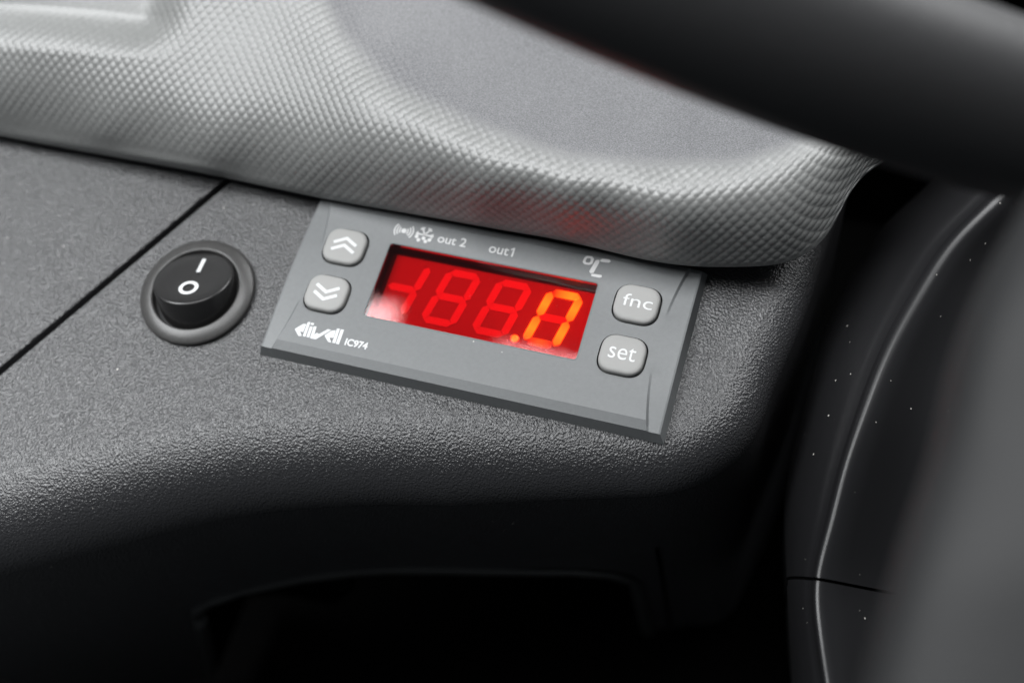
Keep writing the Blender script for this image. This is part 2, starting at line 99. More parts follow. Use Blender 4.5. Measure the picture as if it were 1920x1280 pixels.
 [-21.20,15.16,4.61,-20.59,14.95,7.01,-20.22,15.19,9.00,-19.88,15.52,11.00,-19.62,15.97,12.87,-19.43,16.56,14.59,-19.33,17.27,16.13,-19.32,18.12,17.48,-19.40,19.12,18.65,-19.56,20.24,19.63,-19.80,21.48,20.47,-20.13,22.86,21.14,-20.55,24.39,21.60,-21.09,26.10,21.84,-21.73,27.99,21.85,-22.49,30.06,21.66,-23.34,32.29,21.29,-24.27,34.66,20.79,-25.25,37.13,20.20,-26.27,39.68,19.57,-27.30,42.26,18.97,-28.28,44.79,18.49,-29.21,47.28,18.14,-30.15,49.79,17.82,-31.13,52.38,17.45,-32.17,55.09,16.98,-33.27,57.92,16.42,-34.41,60.83,15.82,-35.56,63.79,15.24,-36.69,66.74,14.72,-37.80,69.66,14.30,-38.82,72.48,14.04,-39.77,75.17,13.98,-40.65,77.78,14.06,-41.49,80.33,14.24,-42.29,82.84,14.50],
 [-17.81,15.15,4.73,-17.25,14.98,7.07,-16.90,15.23,9.05,-16.55,15.53,11.09,-16.26,15.93,13.06,-16.03,16.45,14.88,-15.90,17.11,16.51,-15.86,17.93,17.92,-15.92,18.90,19.12,-16.08,20.03,20.10,-16.32,21.28,20.91,-16.64,22.69,21.53,-17.09,24.28,21.89,-17.67,26.10,21.96,-18.39,28.14,21.76,-19.21,30.37,21.34,-20.12,32.76,20.75,-21.10,35.27,20.05,-22.13,37.88,19.29,-23.18,40.55,18.51,-24.23,43.25,17.77,-25.24,45.92,17.13,-26.22,48.55,16.62,-27.18,51.18,16.17,-28.16,53.85,15.72,-29.19,56.63,15.20,-30.27,59.52,14.60,-31.38,62.48,13.97,-32.50,65.49,13.36,-33.61,68.49,12.81,-34.69,71.47,12.36,-35.70,74.35,12.06,-36.64,77.12,11.95,-37.51,79.80,11.99,-38.34,82.41,12.14,-39.13,84.97,12.37],
 [-14.44,15.14,4.84,-13.91,14.98,7.16,-13.56,15.22,9.16,-13.22,15.50,11.25,-12.90,15.86,13.29,-12.65,16.33,15.20,-12.48,16.94,16.92,-12.41,17.70,18.41,-12.45,18.64,19.66,-12.59,19.75,20.65,-12.84,21.04,21.41,-13.19,22.51,21.92,-13.67,24.19,22.16,-14.31,26.14,22.04,-15.08,28.33,21.61,-15.96,30.71,20.97,-16.92,33.24,20.18,-17.93,35.89,19.31,-18.98,38.61,18.40,-20.04,41.39,17.50,-21.09,44.17,16.67,-22.12,46.95,15.91,-23.13,49.71,15.24,-24.12,52.49,14.63,-25.13,55.29,14.04,-26.15,58.16,13.44,-27.20,61.08,12.83,-28.26,64.06,12.21,-29.33,67.07,11.63,-30.38,70.07,11.12,-31.40,73.04,10.70,-32.37,75.95,10.41,-33.29,78.79,10.25,-34.16,81.54,10.23,-34.99,84.23,10.33,-35.77,86.86,10.52],
 [-11.10,15.13,4.95,-10.57,14.93,7.33,-10.20,15.11,9.44,-9.83,15.34,11.63,-9.49,15.64,13.75,-9.23,16.07,15.73,-9.05,16.65,17.49,-8.97,17.41,19.00,-9.00,18.35,20.23,-9.16,19.50,21.17,-9.44,20.87,21.80,-9.85,22.46,22.12,-10.40,24.29,22.12,-11.09,26.37,21.80,-11.89,28.68,21.21,-12.80,31.18,20.40,-13.79,33.83,19.46,-14.81,36.58,18.45,-15.85,39.39,17.44,-16.89,42.23,16.47,-17.93,45.09,15.56,-18.95,47.94,14.73,-19.96,50.80,13.96,-20.96,53.68,13.24,-21.97,56.58,12.55,-22.98,59.53,11.88,-24.00,62.50,11.24,-25.02,65.50,10.63,-26.03,68.51,10.07,-27.02,71.50,9.60,-27.98,74.47,9.22,-28.91,77.38,8.94,-29.79,80.24,8.78,-30.64,83.05,8.73,-31.45,85.80,8.79,-32.23,88.50,8.94],
 [-7.79,15.12,5.04,-7.16,14.73,7.77,-6.76,14.84,10.00,-6.37,15.00,12.28,-6.03,15.27,14.47,-5.76,15.69,16.47,-5.60,16.28,18.20,-5.54,17.06,19.66,-5.60,18.05,20.82,-5.78,19.26,21.65,-6.10,20.71,22.14,-6.57,22.44,22.25,-7.18,24.43,22.01,-7.92,26.67,21.46,-8.77,29.12,20.66,-9.70,31.75,19.68,-10.70,34.51,18.59,-11.72,37.36,17.47,-12.74,40.22,16.41,-13.74,43.09,15.42,-14.74,45.97,14.49,-15.72,48.87,13.63,-16.71,51.78,12.82,-17.69,54.71,12.04,-18.67,57.68,11.30,-19.66,60.68,10.59,-20.65,63.70,9.91,-21.63,66.73,9.29,-22.60,69.76,8.74,-23.53,72.75,8.29,-24.44,75.71,7.94,-25.32,78.63,7.69,-26.17,81.51,7.53,-26.98,84.35,7.46,-27.77,87.15,7.49,-28.54,89.91,7.60],
 [-4.51,15.11,5.11,-3.80,14.55,8.15,-3.39,14.60,10.49,-2.99,14.73,12.84,-2.65,14.97,15.06,-2.39,15.37,17.08,-2.24,15.98,18.79,-2.20,16.80,20.18,-2.29,17.84,21.25,-2.49,19.11,21.98,-2.84,20.65,22.34,-3.35,22.48,22.28,-4.00,24.62,21.82,-4.78,26.99,21.07,-5.65,29.57,20.09,-6.60,32.31,18.97,-7.59,35.16,17.77,-8.59,38.08,16.57,-9.58,40.99,15.46,-10.54,43.88,14.46,-11.49,46.77,13.54,-12.43,49.68,12.67,-13.37,52.61,11.85,-14.31,55.58,11.06,-15.26,58.57,10.30,-16.20,61.59,9.58,-17.15,64.64,8.89,-18.09,67.70,8.26,-19.01,70.74,7.71,-19.90,73.75,7.27,-20.76,76.72,6.92,-21.60,79.66,6.66,-22.42,82.57,6.49,-23.21,85.45,6.41,-23.97,88.29,6.40,-24.72,91.10,6.48],
 [-1.26,15.12,5.18,-0.67,14.72,7.93,-0.26,14.75,10.31,0.14,14.83,12.74,0.50,15.02,15.07,0.78,15.38,17.17,0.95,15.94,18.95,0.99,16.73,20.38,0.91,17.79,21.43,0.68,19.12,22.06,0.30,20.75,22.27,-0.23,22.69,22.06,-0.90,24.92,21.47,-1.69,27.39,20.57,-2.55,30.06,19.48,-3.48,32.86,18.28,-4.43,35.74,17.05,-5.38,38.67,15.85,-6.32,41.59,14.73,-7.25,44.51,13.71,-8.15,47.43,12.78,-9.05,50.35,11.91,-9.94,53.30,11.08,-10.84,56.27,10.30,-11.73,59.27,9.55,-12.63,62.29,8.84,-13.52,65.34,8.17,-14.40,68.39,7.56,-15.28,71.44,7.02,-16.13,74.47,6.56,-16.96,77.48,6.18,-17.77,80.46,5.89,-18.56,83.42,5.69,-19.32,86.34,5.57,-20.07,89.23,5.53,-20.79,92.09,5.56],
 [1.98,15.13,5.27,2.45,14.89,7.75,2.83,14.95,10.08,3.21,15.03,12.52,3.57,15.19,14.89,3.86,15.50,17.07,4.05,16.01,18.94,4.12,16.77,20.44,4.04,17.81,21.50,3.81,19.18,22.09,3.41,20.89,22.17,2.86,22.94,21.79,2.17,25.27,21.05,1.39,27.84,20.03,0.53,30.59,18.83,-0.37,33.44,17.56,-1.27,36.34,16.33,-2.16,39.24,15.18,-3.04,42.14,14.11,-3.90,45.05,13.12,-4.75,47.96,12.20,-5.60,50.88,11.34,-6.44,53.82,10.53,-7.28,56.79,9.77,-8.12,59.78,9.04,-8.96,62.80,8.35,-9.80,65.84,7.70,-10.63,68.89,7.10,-11.46,71.95,6.55,-12.27,75.01,6.07,-13.07,78.05,5.67,-13.85,81.07,5.34,-14.61,84.07,5.09,-15.36,87.04,4.93,-16.08,89.99,4.84,-16.78,92.90,4.84],
 [5.20,15.14,5.37,5.67,14.84,7.96,6.03,14.90,10.28,6.39,14.99,12.71,6.73,15.16,15.07,7.00,15.48,17.23,7.18,15.99,19.10,7.24,16.75,20.58,7.17,17.81,21.63,6.94,19.20,22.18,6.53,20.99,22.13,5.95,23.15,21.58,5.26,25.57,20.70,4.49,28.22,19.57,3.65,31.03,18.29,2.78,33.94,16.95,1.93,36.84,15.72,1.10,39.72,14.62,0.29,42.59,13.61,-0.51,45.47,12.66,-1.30,48.36,11.79,-2.09,51.26,10.97,-2.87,54.19,10.19,-3.66,57.14,9.45,-4.44,60.12,8.74,-5.23,63.13,8.07,-6.02,66.16,7.43,-6.80,69.22,6.83,-7.58,72.29,6.27,-8.36,75.37,5.77,-9.13,78.45,5.33,-9.88,81.52,4.97,-10.61,84.56,4.68,-11.33,87.58,4.47,-12.02,90.58,4.34,-12.70,93.54,4.29],
 [8.38,15.13,5.45,8.98,14.52,8.58,9.31,14.59,10.89,9.64,14.71,13.25,9.94,14.92,15.53,10.17,15.29,17.61,10.32,15.86,19.38,10.35,16.68,20.77,10.25,17.82,21.68,10.00,19.29,22.09,9.59,21.14,21.97,9.04,23.33,21.38,8.37,25.80,20.44,7.62,28.48,19.26,6.83,31.32,17.95,6.01,34.22,16.63,5.21,37.13,15.40,4.43,40.02,14.29,3.68,42.89,13.29,2.93,45.75,12.38,2.20,48.62,11.54,1.47,51.50,10.76,0.74,54.41,10.01,0.01,57.35,9.29,-0.72,60.32,8.60,-1.46,63.32,7.95,-2.20,66.35,7.32,-2.94,69.42,6.71,-3.68,72.51,6.14,-4.42,75.62,5.61,-5.15,78.73,5.13,-5.87,81.84,4.72,-6.58,84.93,4.39,-7.26,87.99,4.14,-7.93,91.03,3.97,-8.58,94.03,3.89],
 [11.55,15.08,5.50,12.21,14.26,9.01,12.52,14.35,11.28,12.81,14.51,13.58,13.07,14.77,15.78,13.28,15.18,17.79,13.40,15.78,19.50,13.42,16.64,20.84,13.31,17.81,21.69,13.05,19.34,22.02,12.64,21.24,21.82,12.11,23.47,21.18,11.48,25.97,20.20,10.77,28.68,18.99,10.02,31.54,17.66,9.25,34.45,16.34,8.51,37.35,15.14,7.78,40.22,14.06,7.08,43.07,13.09,6.39,45.92,12.22,5.72,48.77,11.41,5.04,51.63,10.66,4.36,54.53,9.93,3.68,57.47,9.21,2.99,60.44,8.53,2.31,63.44,7.89,1.62,66.47,7.27,0.93,69.54,6.66,0.23,72.65,6.07,-0.47,75.79,5.52,-1.17,78.93,5.02,-1.85,82.07,4.58,-2.52,85.20,4.21,-3.18,88.30,3.93,-3.81,91.36,3.73,-4.43,94.41,3.62],
 [14.70,14.98,5.54,15.25,14.34,8.74,15.52,14.46,10.96,15.79,14.64,13.24,16.04,14.91,15.45,16.23,15.31,17.46,16.35,15.91,19.20,16.38,16.75,20.58,16.30,17.89,21.51,16.07,19.39,21.90,15.69,21.31,21.67,15.19,23.56,21.01,14.60,26.05,20.05,13.94,28.76,18.85,13.23,31.62,17.53,12.52,34.54,16.21,11.83,37.43,15.02,11.16,40.30,13.96,10.50,43.15,13.00,9.86,46.00,12.13,9.23,48.85,11.32,8.60,51.73,10.57,7.97,54.63,9.84,7.33,57.58,9.14,6.69,60.55,8.46,6.05,63.56,7.81,5.41,66.59,7.19,4.76,69.67,6.59,4.11,72.78,6.01,3.46,75.92,5.46,2.81,79.07,4.96,2.17,82.22,4.51,1.54,85.37,4.13,0.92,88.49,3.83,0.32,91.60,3.61,-0.27,94.68,3.46],
 [17.83,14.82,5.58,18.20,14.56,8.12,18.45,14.70,10.32,18.70,14.89,12.61,18.93,15.16,14.83,19.12,15.56,16.87,19.24,16.16,18.64,19.27,16.99,20.04,19.20,18.11,21.01,19.01,19.58,21.47,18.69,21.42,21.39,18.25,23.59,20.86,17.72,26.03,19.99,17.13,28.69,18.88,16.50,31.50,17.64,15.84,34.39,16.37,15.20,37.30,15.16,14.56,40.21,14.05,13.94,43.10,13.05,13.33,45.99,12.13,12.73,48.88,11.28,12.14,51.79,10.50,11.55,54.71,9.75,10.95,57.67,9.05,10.36,60.65,8.37,9.77,63.66,7.73,9.17,66.71,7.11,8.57,69.78,6.52,7.97,72.89,5.95,7.37,76.02,5.42,6.77,79.17,4.94,6.18,82.33,4.50,5.59,85.48,4.12,5.02,88.62,3.81,4.45,91.75,3.57,3.90,94.87,3.40],
 [20.94,14.60,5.65,21.20,14.55,7.81,21.43,14.74,9.95,21.66,14.95,12.20,21.87,15.24,14.41,22.04,15.67,16.44,22.15,16.27,18.21,22.19,17.11,19.62,22.13,18.24,20.60,21.96,19.68,21.12,21.69,21.46,21.16,21.31,23.56,20.76,20.85,25.94,20.00,20.32,28.54,18.98,19.74,31.31,17.80,19.15,34.18,16.57,18.55,37.10,15.36,17.95,40.04,14.22,17.37,42.97,13.17,16.80,45.90,12.21,16.23,48.83,11.32,15.67,51.77,10.50,15.12,54.72,9.73,14.57,57.70,9.01,14.02,60.69,8.33,13.47,63.72,7.69,12.92,66.77,7.08,12.37,69.84,6.50,11.81,72.95,5.95,11.26,76.08,5.44,10.71,79.22,4.97,10.17,82.38,4.54,9.63,85.54,4.17,9.09,88.70,3.85,8.57,91.86,3.60,8.05,95.00,3.41],
 [24.04,14.38,5.73,24.27,14.35,7.86,24.48,14.54,10.00,24.69,14.78,12.24,24.88,15.09,14.42,25.04,15.53,16.43,25.14,16.16,18.18,25.17,17.01,19.59,25.12,18.14,20.59,24.97,19.57,21.13,24.72,21.33,21.20,24.38,23.42,20.83,23.96,25.78,20.10,23.48,28.38,19.10,22.96,31.15,17.94,22.41,34.03,16.70,21.86,36.95,15.50,21.31,39.89,14.37,20.77,42.83,13.32,20.24,45.77,12.34,19.72,48.73,11.43,19.20,51.69,10.59,18.69,54.67,9.80,18.18,57.66,9.07,17.67,60.68,8.39,17.16,63.71,7.75,16.66,66.76,7.14,16.15,69.85,6.57,15.65,72.95,6.03,15.14,76.08,5.53,14.64,79.23,5.06,14.14,82.40,4.64,13.64,85.57,4.27,13.15,88.74,3.95,12.66,91.92,3.69,12.19,95.09,3.48],
 [27.11,14.23,5.83,27.36,14.07,8.21,27.56,14.25,10.38,27.75,14.49,12.61,27.93,14.82,14.77,28.07,15.29,16.74,28.15,15.94,18.45,28.18,16.80,19.84,28.13,17.93,20.84,28.00,19.36,21.40,27.78,21.13,21.47,27.46,23.24,21.07,27.08,25.62,20.32,26.63,28.23,19.31,26.15,31.02,18.13,25.64,33.92,16.87,25.14,36.84,15.67,24.65,39.75,14.58,24.16,42.69,13.54,23.68,45.64,12.57,23.19,48.61,11.65,22.72,51.59,10.78,22.24,54.59,9.98,21.78,57.60,9.24,21.31,60.62,8.55,20.85,63.66,7.90,20.39,66.72,7.30,19.93,69.81,6.73,19.47,72.92,6.20,19.01,76.06,5.69,18.55,79.21,5.23,18.09,82.39,4.81,17.63,85.57,4.43,17.18,88.76,4.10,16.74,91.95,3.83,16.30,95.14,3.61],
 [30.15,14.21,5.94,30.43,13.88,8.63,30.61,14.05,10.81,30.79,14.31,13.00,30.94,14.68,15.09,31.05,15.20,16.99,31.12,15.89,18.64,31.14,16.78,19.99,31.10,17.91,20.98,30.98,19.34,21.55,30.79,21.08,21.65,30.51,23.17,21.29,30.16,25.53,20.59,29.77,28.10,19.63,29.34,30.85,18.51,28.89,33.72,17.30,28.44,36.63,16.11,27.99,39.56,15.00,27.54,42.51,13.95,27.10,45.48,12.94,26.66,48.47,12.00,26.22,51.48,11.11,25.79,54.49,10.28,25.37,57.51,9.53,24.94,60.54,8.83,24.52,63.59,8.18,24.10,66.66,7.57,23.69,69.75,6.99,23.27,72.87,6.45,22.85,76.01,5.94,22.43,79.18,5.47,22.02,82.37,5.03,21.60,85.56,4.65,21.19,88.76,4.31,20.79,91.97,4.02,20.39,95.18,3.78],
 [33.15,14.32,6.07,33.39,14.09,8.58,33.54,14.31,10.68,33.69,14.60,12.83,33.82,14.99,14.88,33.93,15.52,16.75,33.99,16.22,18.38,34.01,17.12,19.72,33.97,18.25,20.72,33.88,19.65,21.33,33.71,21.34,21.54,33.49,23.32,21.34,33.21,25.57,20.81,32.88,28.05,20.00,32.51,30.72,18.99,32.12,33.52,17.87,31.72,36.41,16.72,31.31,39.35,15.58,30.91,42.32,14.49,30.51,45.31,13.46,30.11,48.31,12.49,29.71,51.33,11.58,29.32,54.35,10.74,28.94,57.38,9.97,28.56,60.42,9.25,28.18,63.49,8.57,27.80,66.57,7.94,27.42,69.68,7.34,27.05,72.81,6.78,26.67,75.97,6.26,26.29,79.15,5.77,25.92,82.34,5.32,25.55,85.54,4.92,25.18,88.76,4.56,24.81,91.98,4.26,24.45,95.20,4.01],
 [36.12,14.59,6.23,36.28,14.58,8.33,36.40,14.85,10.34,36.53,15.17,12.41,36.64,15.59,14.41,36.73,16.14,16.26,36.79,16.84,17.90,36.81,17.72,19.26,36.79,18.83,20.31,36.72,20.17,21.02,36.60,21.77,21.37,36.42,23.63,21.35,36.20,25.77,20.99,35.93,28.15,20.33,35.62,30.74,19.43,35.28,33.49,18.38,34.93,36.35,17.26,34.58,39.27,16.14,34.22,42.23,15.05,33.87,45.20,14.03,33.52,48.19,13.08,33.17,51.19,12.18,32.82,54.21,11.34,32.48,57.24,10.54,32.14,60.30,9.80,31.80,63.38,9.09,31.46,66.48,8.42,31.13,69.60,7.80,30.79,72.75,7.20,30.45,75.93,6.65,30.12,79.12,6.14,29.78,82.32,5.67,29.45,85.54,5.24,29.12,88.76,4.87,28.80,91.99,4.54,28.48,95.22,4.27],
 [39.03,14.99,6.40,39.16,15.06,8.35,39.26,15.39,10.24,39.36,15.78,12.19,39.46,16.24,14.10,39.53,16.82,15.89,39.58,17.54,17.49,39.61,18.41,18.86,39.60,19.48,19.98,39.55,20.75,20.79,39.46,22.26,21.28,39.33,24.02,21.43,39.15,26.05,21.21,38.93,28.36,20.64,38.67,30.89,19.83,38.39,33.60,18.84,38.08,36.43,17.75,37.78,39.32,16.65,37.48,42.23,15.63,37.18,45.15,14.67,36.88,48.10,13.75,36.58,51.07,12.87,36.28,54.08,12.02,35.98,57.12,11.21,35.68,60.18,10.43,35.39,63.28,9.69,35.09,66.40,8.98,34.79,69.55,8.31,34.49,72.72,7.68,34.20,75.91,7.09,33.90,79.11,6.55,33.61,82.33,6.05,33.32,85.56,5.60,33.04,88.79,5.20,32.75,92.02,4.85,32.48,95.26,4.56],
 [41.91,15.49,6.60,42.02,15.60,8.45,42.10,15.97,10.26,42.19,16.40,12.12,42.26,16.91,13.94,42.32,17.53,15.63,42.37,18.27,17.18,42.39,19.15,18.55,42.39,20.19,19.70,42.36,21.40,20.60,42.30,22.83,21.21,42.21,24.49,21.50,42.07,26.45,21.39,41.89,28.68,20.92,41.68,31.13,20.22,41.45,33.75,19.34,41.21,36.51,18.34,40.96,39.34,17.32,40.71,42.19,16.36,40.46,45.07,15.43,40.20,47.99,14.52,39.95,50.95,13.64,39.70,53.95,12.78,39.44,56.99,11.95,39.19,60.07,11.13,38.93,63.19,10.34,38.67,66.34,9.59,38.42,69.51,8.87,38.16,72.70,8.19,37.91,75.90,7.56,37.66,79.13,6.98,37.41,82.36,6.45,37.16,85.59,5.96,36.91,88.83,5.54,36.67,92.07,5.17,36.44,95.31,4.85],
 [44.78,16.06,6.81,44.86,16.23,8.53,44.93,16.62,10.28,45.00,17.08,12.06,45.06,17.63,13.79,45.11,18.29,15.41,45.15,19.06,16.90,45.17,19.94,18.23,45.17,20.98,19.37,45.16,22.17,20.29,45.12,23.56,20.95,45.05,25.16,21.32,44.95,27.00,21.37,44.82,29.09,21.12,44.67,31.38,20.62,44.50,33.86,19.92,44.31,36.49,19.09,44.11,39.23,18.17,43.91,42.05,17.23,43.71,44.91,16.30,43.50,47.81,15.40,43.29,50.75,14.51,43.08,53.75,13.63,42.87,56.80,12.76,42.66,59.90,11.89,42.44,63.04,11.04,42.23,66.21,10.23,42.01,69.40,9.46,41.80,72.61,8.73,41.59,75.84,8.05,41.38,79.07,7.43,41.17,82.32,6.85,40.97,85.56,6.34,40.77,88.80,5.89,40.57,92.04,5.49,40.38,95.27,5.16],
 [47.61,16.71,7.04,47.67,16.95,8.60,47.73,17.38,10.24,47.79,17.88,11.92,47.84,18.47,13.56,47.88,19.15,15.10,47.91,19.95,16.51,47.93,20.87,17.77,47.93,21.92,18.86,47.93,23.11,19.76,47.90,24.46,20.46,47.86,25.97,20.95,47.80,27.67,21.21,47.73,29.55,21.23,47.63,31.65,20.99,47.51,33.96,20.50,47.37,36.46,19.82,47.23,39.10,19.01,47.07,41.85,18.12,46.92,44.66,17.22,46.76,47.51,16.35,46.60,50.42,15.46,46.43,53.40,14.56,46.26,56.45,13.63,46.09,59.56,12.70,45.92,62.73,11.79,45.75,65.92,10.91,45.58,69.13,10.07,45.41,72.35,9.29,45.24,75.59,8.56,45.07,78.83,7.89,44.91,82.07,7.27,44.75,85.31,6.73,44.60,88.54,6.24,44.44,91.76,5.83,44.30,94.97,5.47],
 [50.32,17.60,7.38,50.37,17.92,8.75,50.42,18.40,10.26,50.47,18.94,11.81,50.51,19.58,13.31,50.54,20.32,14.70,50.57,21.18,15.95,50.59,22.15,17.09,50.60,23.21,18.11,50.61,24.37,19.01,50.60,25.65,19.77,50.59,27.05,20.39,50.57,28.56,20.87,50.53,30.24,21.16,50.48,32.14,21.15,50.41,34.27,20.87,50.33,36.57,20.40,50.24,39.04,19.76,50.14,41.64,19.01,50.03,44.34,18.19,49.93,47.12,17.34,49.81,49.99,16.44,49.70,52.94,15.49,49.57,55.98,14.51,49.45,59.09,13.51,49.33,62.24,12.53,49.20,65.43,11.59,49.08,68.63,10.69,48.96,71.84,9.85,48.84,75.05,9.07,48.73,78.26,8.35,48.62,81.46,7.71,48.51,84.66,7.13,48.40,87.84,6.63,48.30,91.01,6.19,48.20,94.16,5.82],
 [52.81,18.91,7.91,52.86,19.30,9.10,52.90,19.83,10.41,52.94,20.45,11.73,52.98,21.18,12.98,53.02,22.02,14.13,53.05,22.92,15.22,53.08,23.89,16.26,53.11,24.92,17.25,53.13,26.02,18.16,53.15,27.21,18.97,53.17,28.48,19.70,53.18,29.84,20.32,53.18,31.35,20.77,53.17,33.04,20.98,53.16,34.91,20.97,53.13,36.98,20.73,53.09,39.23,20.30,53.05,41.64,19.71,52.99,44.18,18.99,52.94,46.86,18.16,52.88,49.65,17.25,52.82,52.55,16.27,52.75,55.53,15.24,52.68,58.58,14.20,52.62,61.68,13.17,52.55,64.80,12.18,52.49,67.94,11.24,52.43,71.07,10.36,52.37,74.20,9.56,52.31,77.31,8.83,52.26,80.42,8.17,52.21,83.52,7.57,52.16,86.60,7.05,52.12,89.66,6.59,52.07,92.70,6.21],
 [54.95,20.70,8.62,54.99,21.16,9.55,55.04,21.80,10.57,55.09,22.53,11.58,55.14,23.33,12.57,55.19,24.19,13.55,55.24,25.07,14.55,55.29,25.99,15.54,55.34,26.97,16.47,55.39,28.03,17.32,55.44,29.12,18.16,55.49,30.24,18.97,55.53,31.44,19.71,55.57,32.76,20.28,55.61,34.24,20.67,55.64,35.89,20.85,55.66,37.73,20.79,55.67,39.76,20.51,55.69,41.97,20.05,55.69,44.34,19.43,55.70,46.85,18.65,55.70,49.51,17.76,55.69,52.29,16.78,55.69,55.15,15.74,55.69,58.09,14.68,55.69,61.07,13.63,55.69,64.06,12.63,55.69,67.05,11.70,55.70,70.03,10.83,55.71,73.00,10.04,55.72,75.95,9.31,55.73,78.90,8.65,55.75,81.83,8.06,55.76,84.74,7.53,55.78,87.65,7.06,55.81,90.53,6.66],
 [56.56,22.93,9.43,56.62,23.43,10.17,56.69,24.13,10.92,56.76,24.89,11.71,56.83,25.68,12.56,56.91,26.48,13.44,56.99,27.33,14.32,57.07,28.27,15.10,57.15,29.25,15.86,57.24,30.21,16.68,57.32,31.15,17.57,57.41,32.11,18.45,57.49,33.18,19.19,57.57,34.35,19.82,57.65,35.63,20.31,57.73,37.10,20.56,57.80,38.75,20.59,57.87,40.57,20.42,57.94,42.56,20.07,58.00,44.72,19.54,58.07,47.04,18.83,58.13,49.51,17.99,58.20,52.10,17.04,58.27,54.79,16.02,58.33,57.55,14.98,58.40,60.34,13.96,58.48,63.13,12.99,58.55,65.90,12.09,58.63,68.66,11.27,58.71,71.40,10.51,58.79,74.12,9.83,58.88,76.84,9.20,58.97,79.54,8.62,59.06,82.24,8.10,59.15,84.93,7.63,59.25,87.61,7.21],
 [57.66,25.50,10.29,57.75,25.85,11.12,57.84,26.50,11.75,57.95,27.21,12.42,58.05,27.97,13.10,58.17,28.82,13.71,58.28,29.72,14.28,58.39,30.60,14.96,58.51,31.42,15.74,58.64,32.22,16.59,58.76,33.04,17.42,58.89,33.93,18.19,59.01,34.88,18.89,59.14,35.91,19.49,59.26,37.07,19.94,59.38,38.38,20.20,59.51,39.83,20.29,59.63,41.43,20.20,59.76,43.20,19.93,59.88,45.14,19.46,60.01,47.23,18.83,60.14,49.47,18.05,60.27,51.83,17.17,60.41,54.28,16.22,60.54,56.79,15.23,60.68,59.33,14.26,60.83,61.87,13.34,60.97,64.38,12.50,61.12,66.86,11.74,61.28,69.31,11.05,61.43,71.76,10.42,61.59,74.19,9.83,61.75,76.62,9.29,61.91,79.05,8.79,62.08,81.47,8.33,62.25,83.88,7.91],
 [58.41,28.25,11.11,58.53,28.19,12.40,58.65,28.84,12.83,58.79,29.57,13.26,58.93,30.34,13.69,59.07,31.09,14.22,59.23,31.81,14.84,59.38,32.52,15.51,59.54,33.23,16.21,59.70,33.96,16.92,59.86,34.71,17.61,60.03,35.51,18.26,60.19,36.36,18.85,60.36,37.30,19.34,60.53,38.34,19.71,60.70,39.48,19.95,60.87,40.75,20.04,61.05,42.15,19.98,61.22,43.71,19.74,61.40,45.41,19.33,61.58,47.26,18.76,61.77,49.23,18.08,61.96,51.30,17.29,62.16,53.45,16.44,62.36,55.66,15.56,62.56,57.90,14.67,62.77,60.16,13.81,62.98,62.38,13.02,63.19,64.56,12.33,63.40,66.71,11.70,63.62,68.84,11.13,63.84,70.97,10.59,64.07,73.10,10.08,64.30,75.22,9.61,64.53,77.34,9.18,64.76,79.45,8.77],
 [59.23,30.97,11.93,59.36,30.71,13.34,59.51,31.30,13.66,59.67,31.89,14.07,59.84,32.49,14.54,60.02,33.09,15.05,60.20,33.70,15.59,60.39,34.30,16.16,60.58,34.92,16.75,60.77,35.56,17.33,60.97,36.23,17.88,61.17,36.95,18.39,61.37,37.71,18.85,61.57,38.54,19.23,61.77,39.45,19.53,61.98,40.44,19.73,62.19,41.53,19.81,62.41,42.75,19.74,62.63,44.09,19.51,62.85,45.57,19.14,63.08,47.16,18.65,63.31,48.84,18.06,63.55,50.60,17.39,63.79,52.43,16.67,64.04,54.30,15.93,64.29,56.21,15.16,64.55,58.14,14.41,64.81,60.06,13.70,65.07,61.94,13.05,65.34,63.80,12.47,65.60,65.63,11.93,65.88,67.46,11.43,66.15,69.28,10.97,66.43,71.10,10.53,66.71,72.92,10.11,66.99,74.73,9.72],
 [60.44,33.49,12.76,60.58,33.16,14.08,60.74,33.60,14.42,60.92,34.07,14.81,61.11,34.54,15.23,61.31,35.03,15.68,61.51,35.53,16.15,61.71,36.04,16.62,61.92,36.57,17.09,62.14,37.12,17.55,62.35,37.70,17.98,62.57,38.32,18.38,62.80,38.98,18.74,63.02,39.69,19.04,63.25,40.46,19.28,63.48,41.30,19.43,63.72,42.23,19.47,63.96,43.29,19.37,64.21,44.45,19.14,64.46,45.71,18.80,64.72,47.04,18.37,64.98,48.44,17.89,65.25,49.90,17.35,65.52,51.40,16.78,65.80,52.93,16.18,66.08,54.49,15.58,66.37,56.07,14.97,66.66,57.65,14.38,66.95,59.23,13.82,67.25,60.79,13.28,67.55,62.35,12.79,67.85,63.89,12.32,68.16,65.43,11.88,68.47,66.96,11.47,68.78,68.49,11.08,69.09,70.01,10.71],
 [62.16,35.57,13.59,62.30,35.35,14.59,62.47,35.69,14.90,62.65,36.05,15.24,62.85,36.43,15.60,63.05,36.82,15.98,63.26,37.23,16.36,63.47,37.66,16.74,63.69,38.10,17.11,63.91,38.57,17.47,64.13,39.06,17.80,64.36,39.58,18.10,64.59,40.14,18.37,64.83,40.75,18.59,65.07,41.41,18.74,65.31,42.14,18.82,65.56,42.96,18.78,65.81,43.87,18.64,66.08,44.84,18.42,66.34,45.88,18.14,66.61,46.96,17.80,66.89,48.08,17.43,67.17,49.24,17.03,67.45,50.43,16.61,67.74,51.65,16.16,68.03,52.88,15.71,68.33,54.13,15.26,68.63,55.39,14.80,68.93,56.65,14.36,69.24,57.92,13.92,69.55,59.19,13.50,69.86,60.46,13.09,70.18,61.72,12.70,70.50,62.98,12.33,70.82,64.24,11.97,71.14,65.50,11.63],
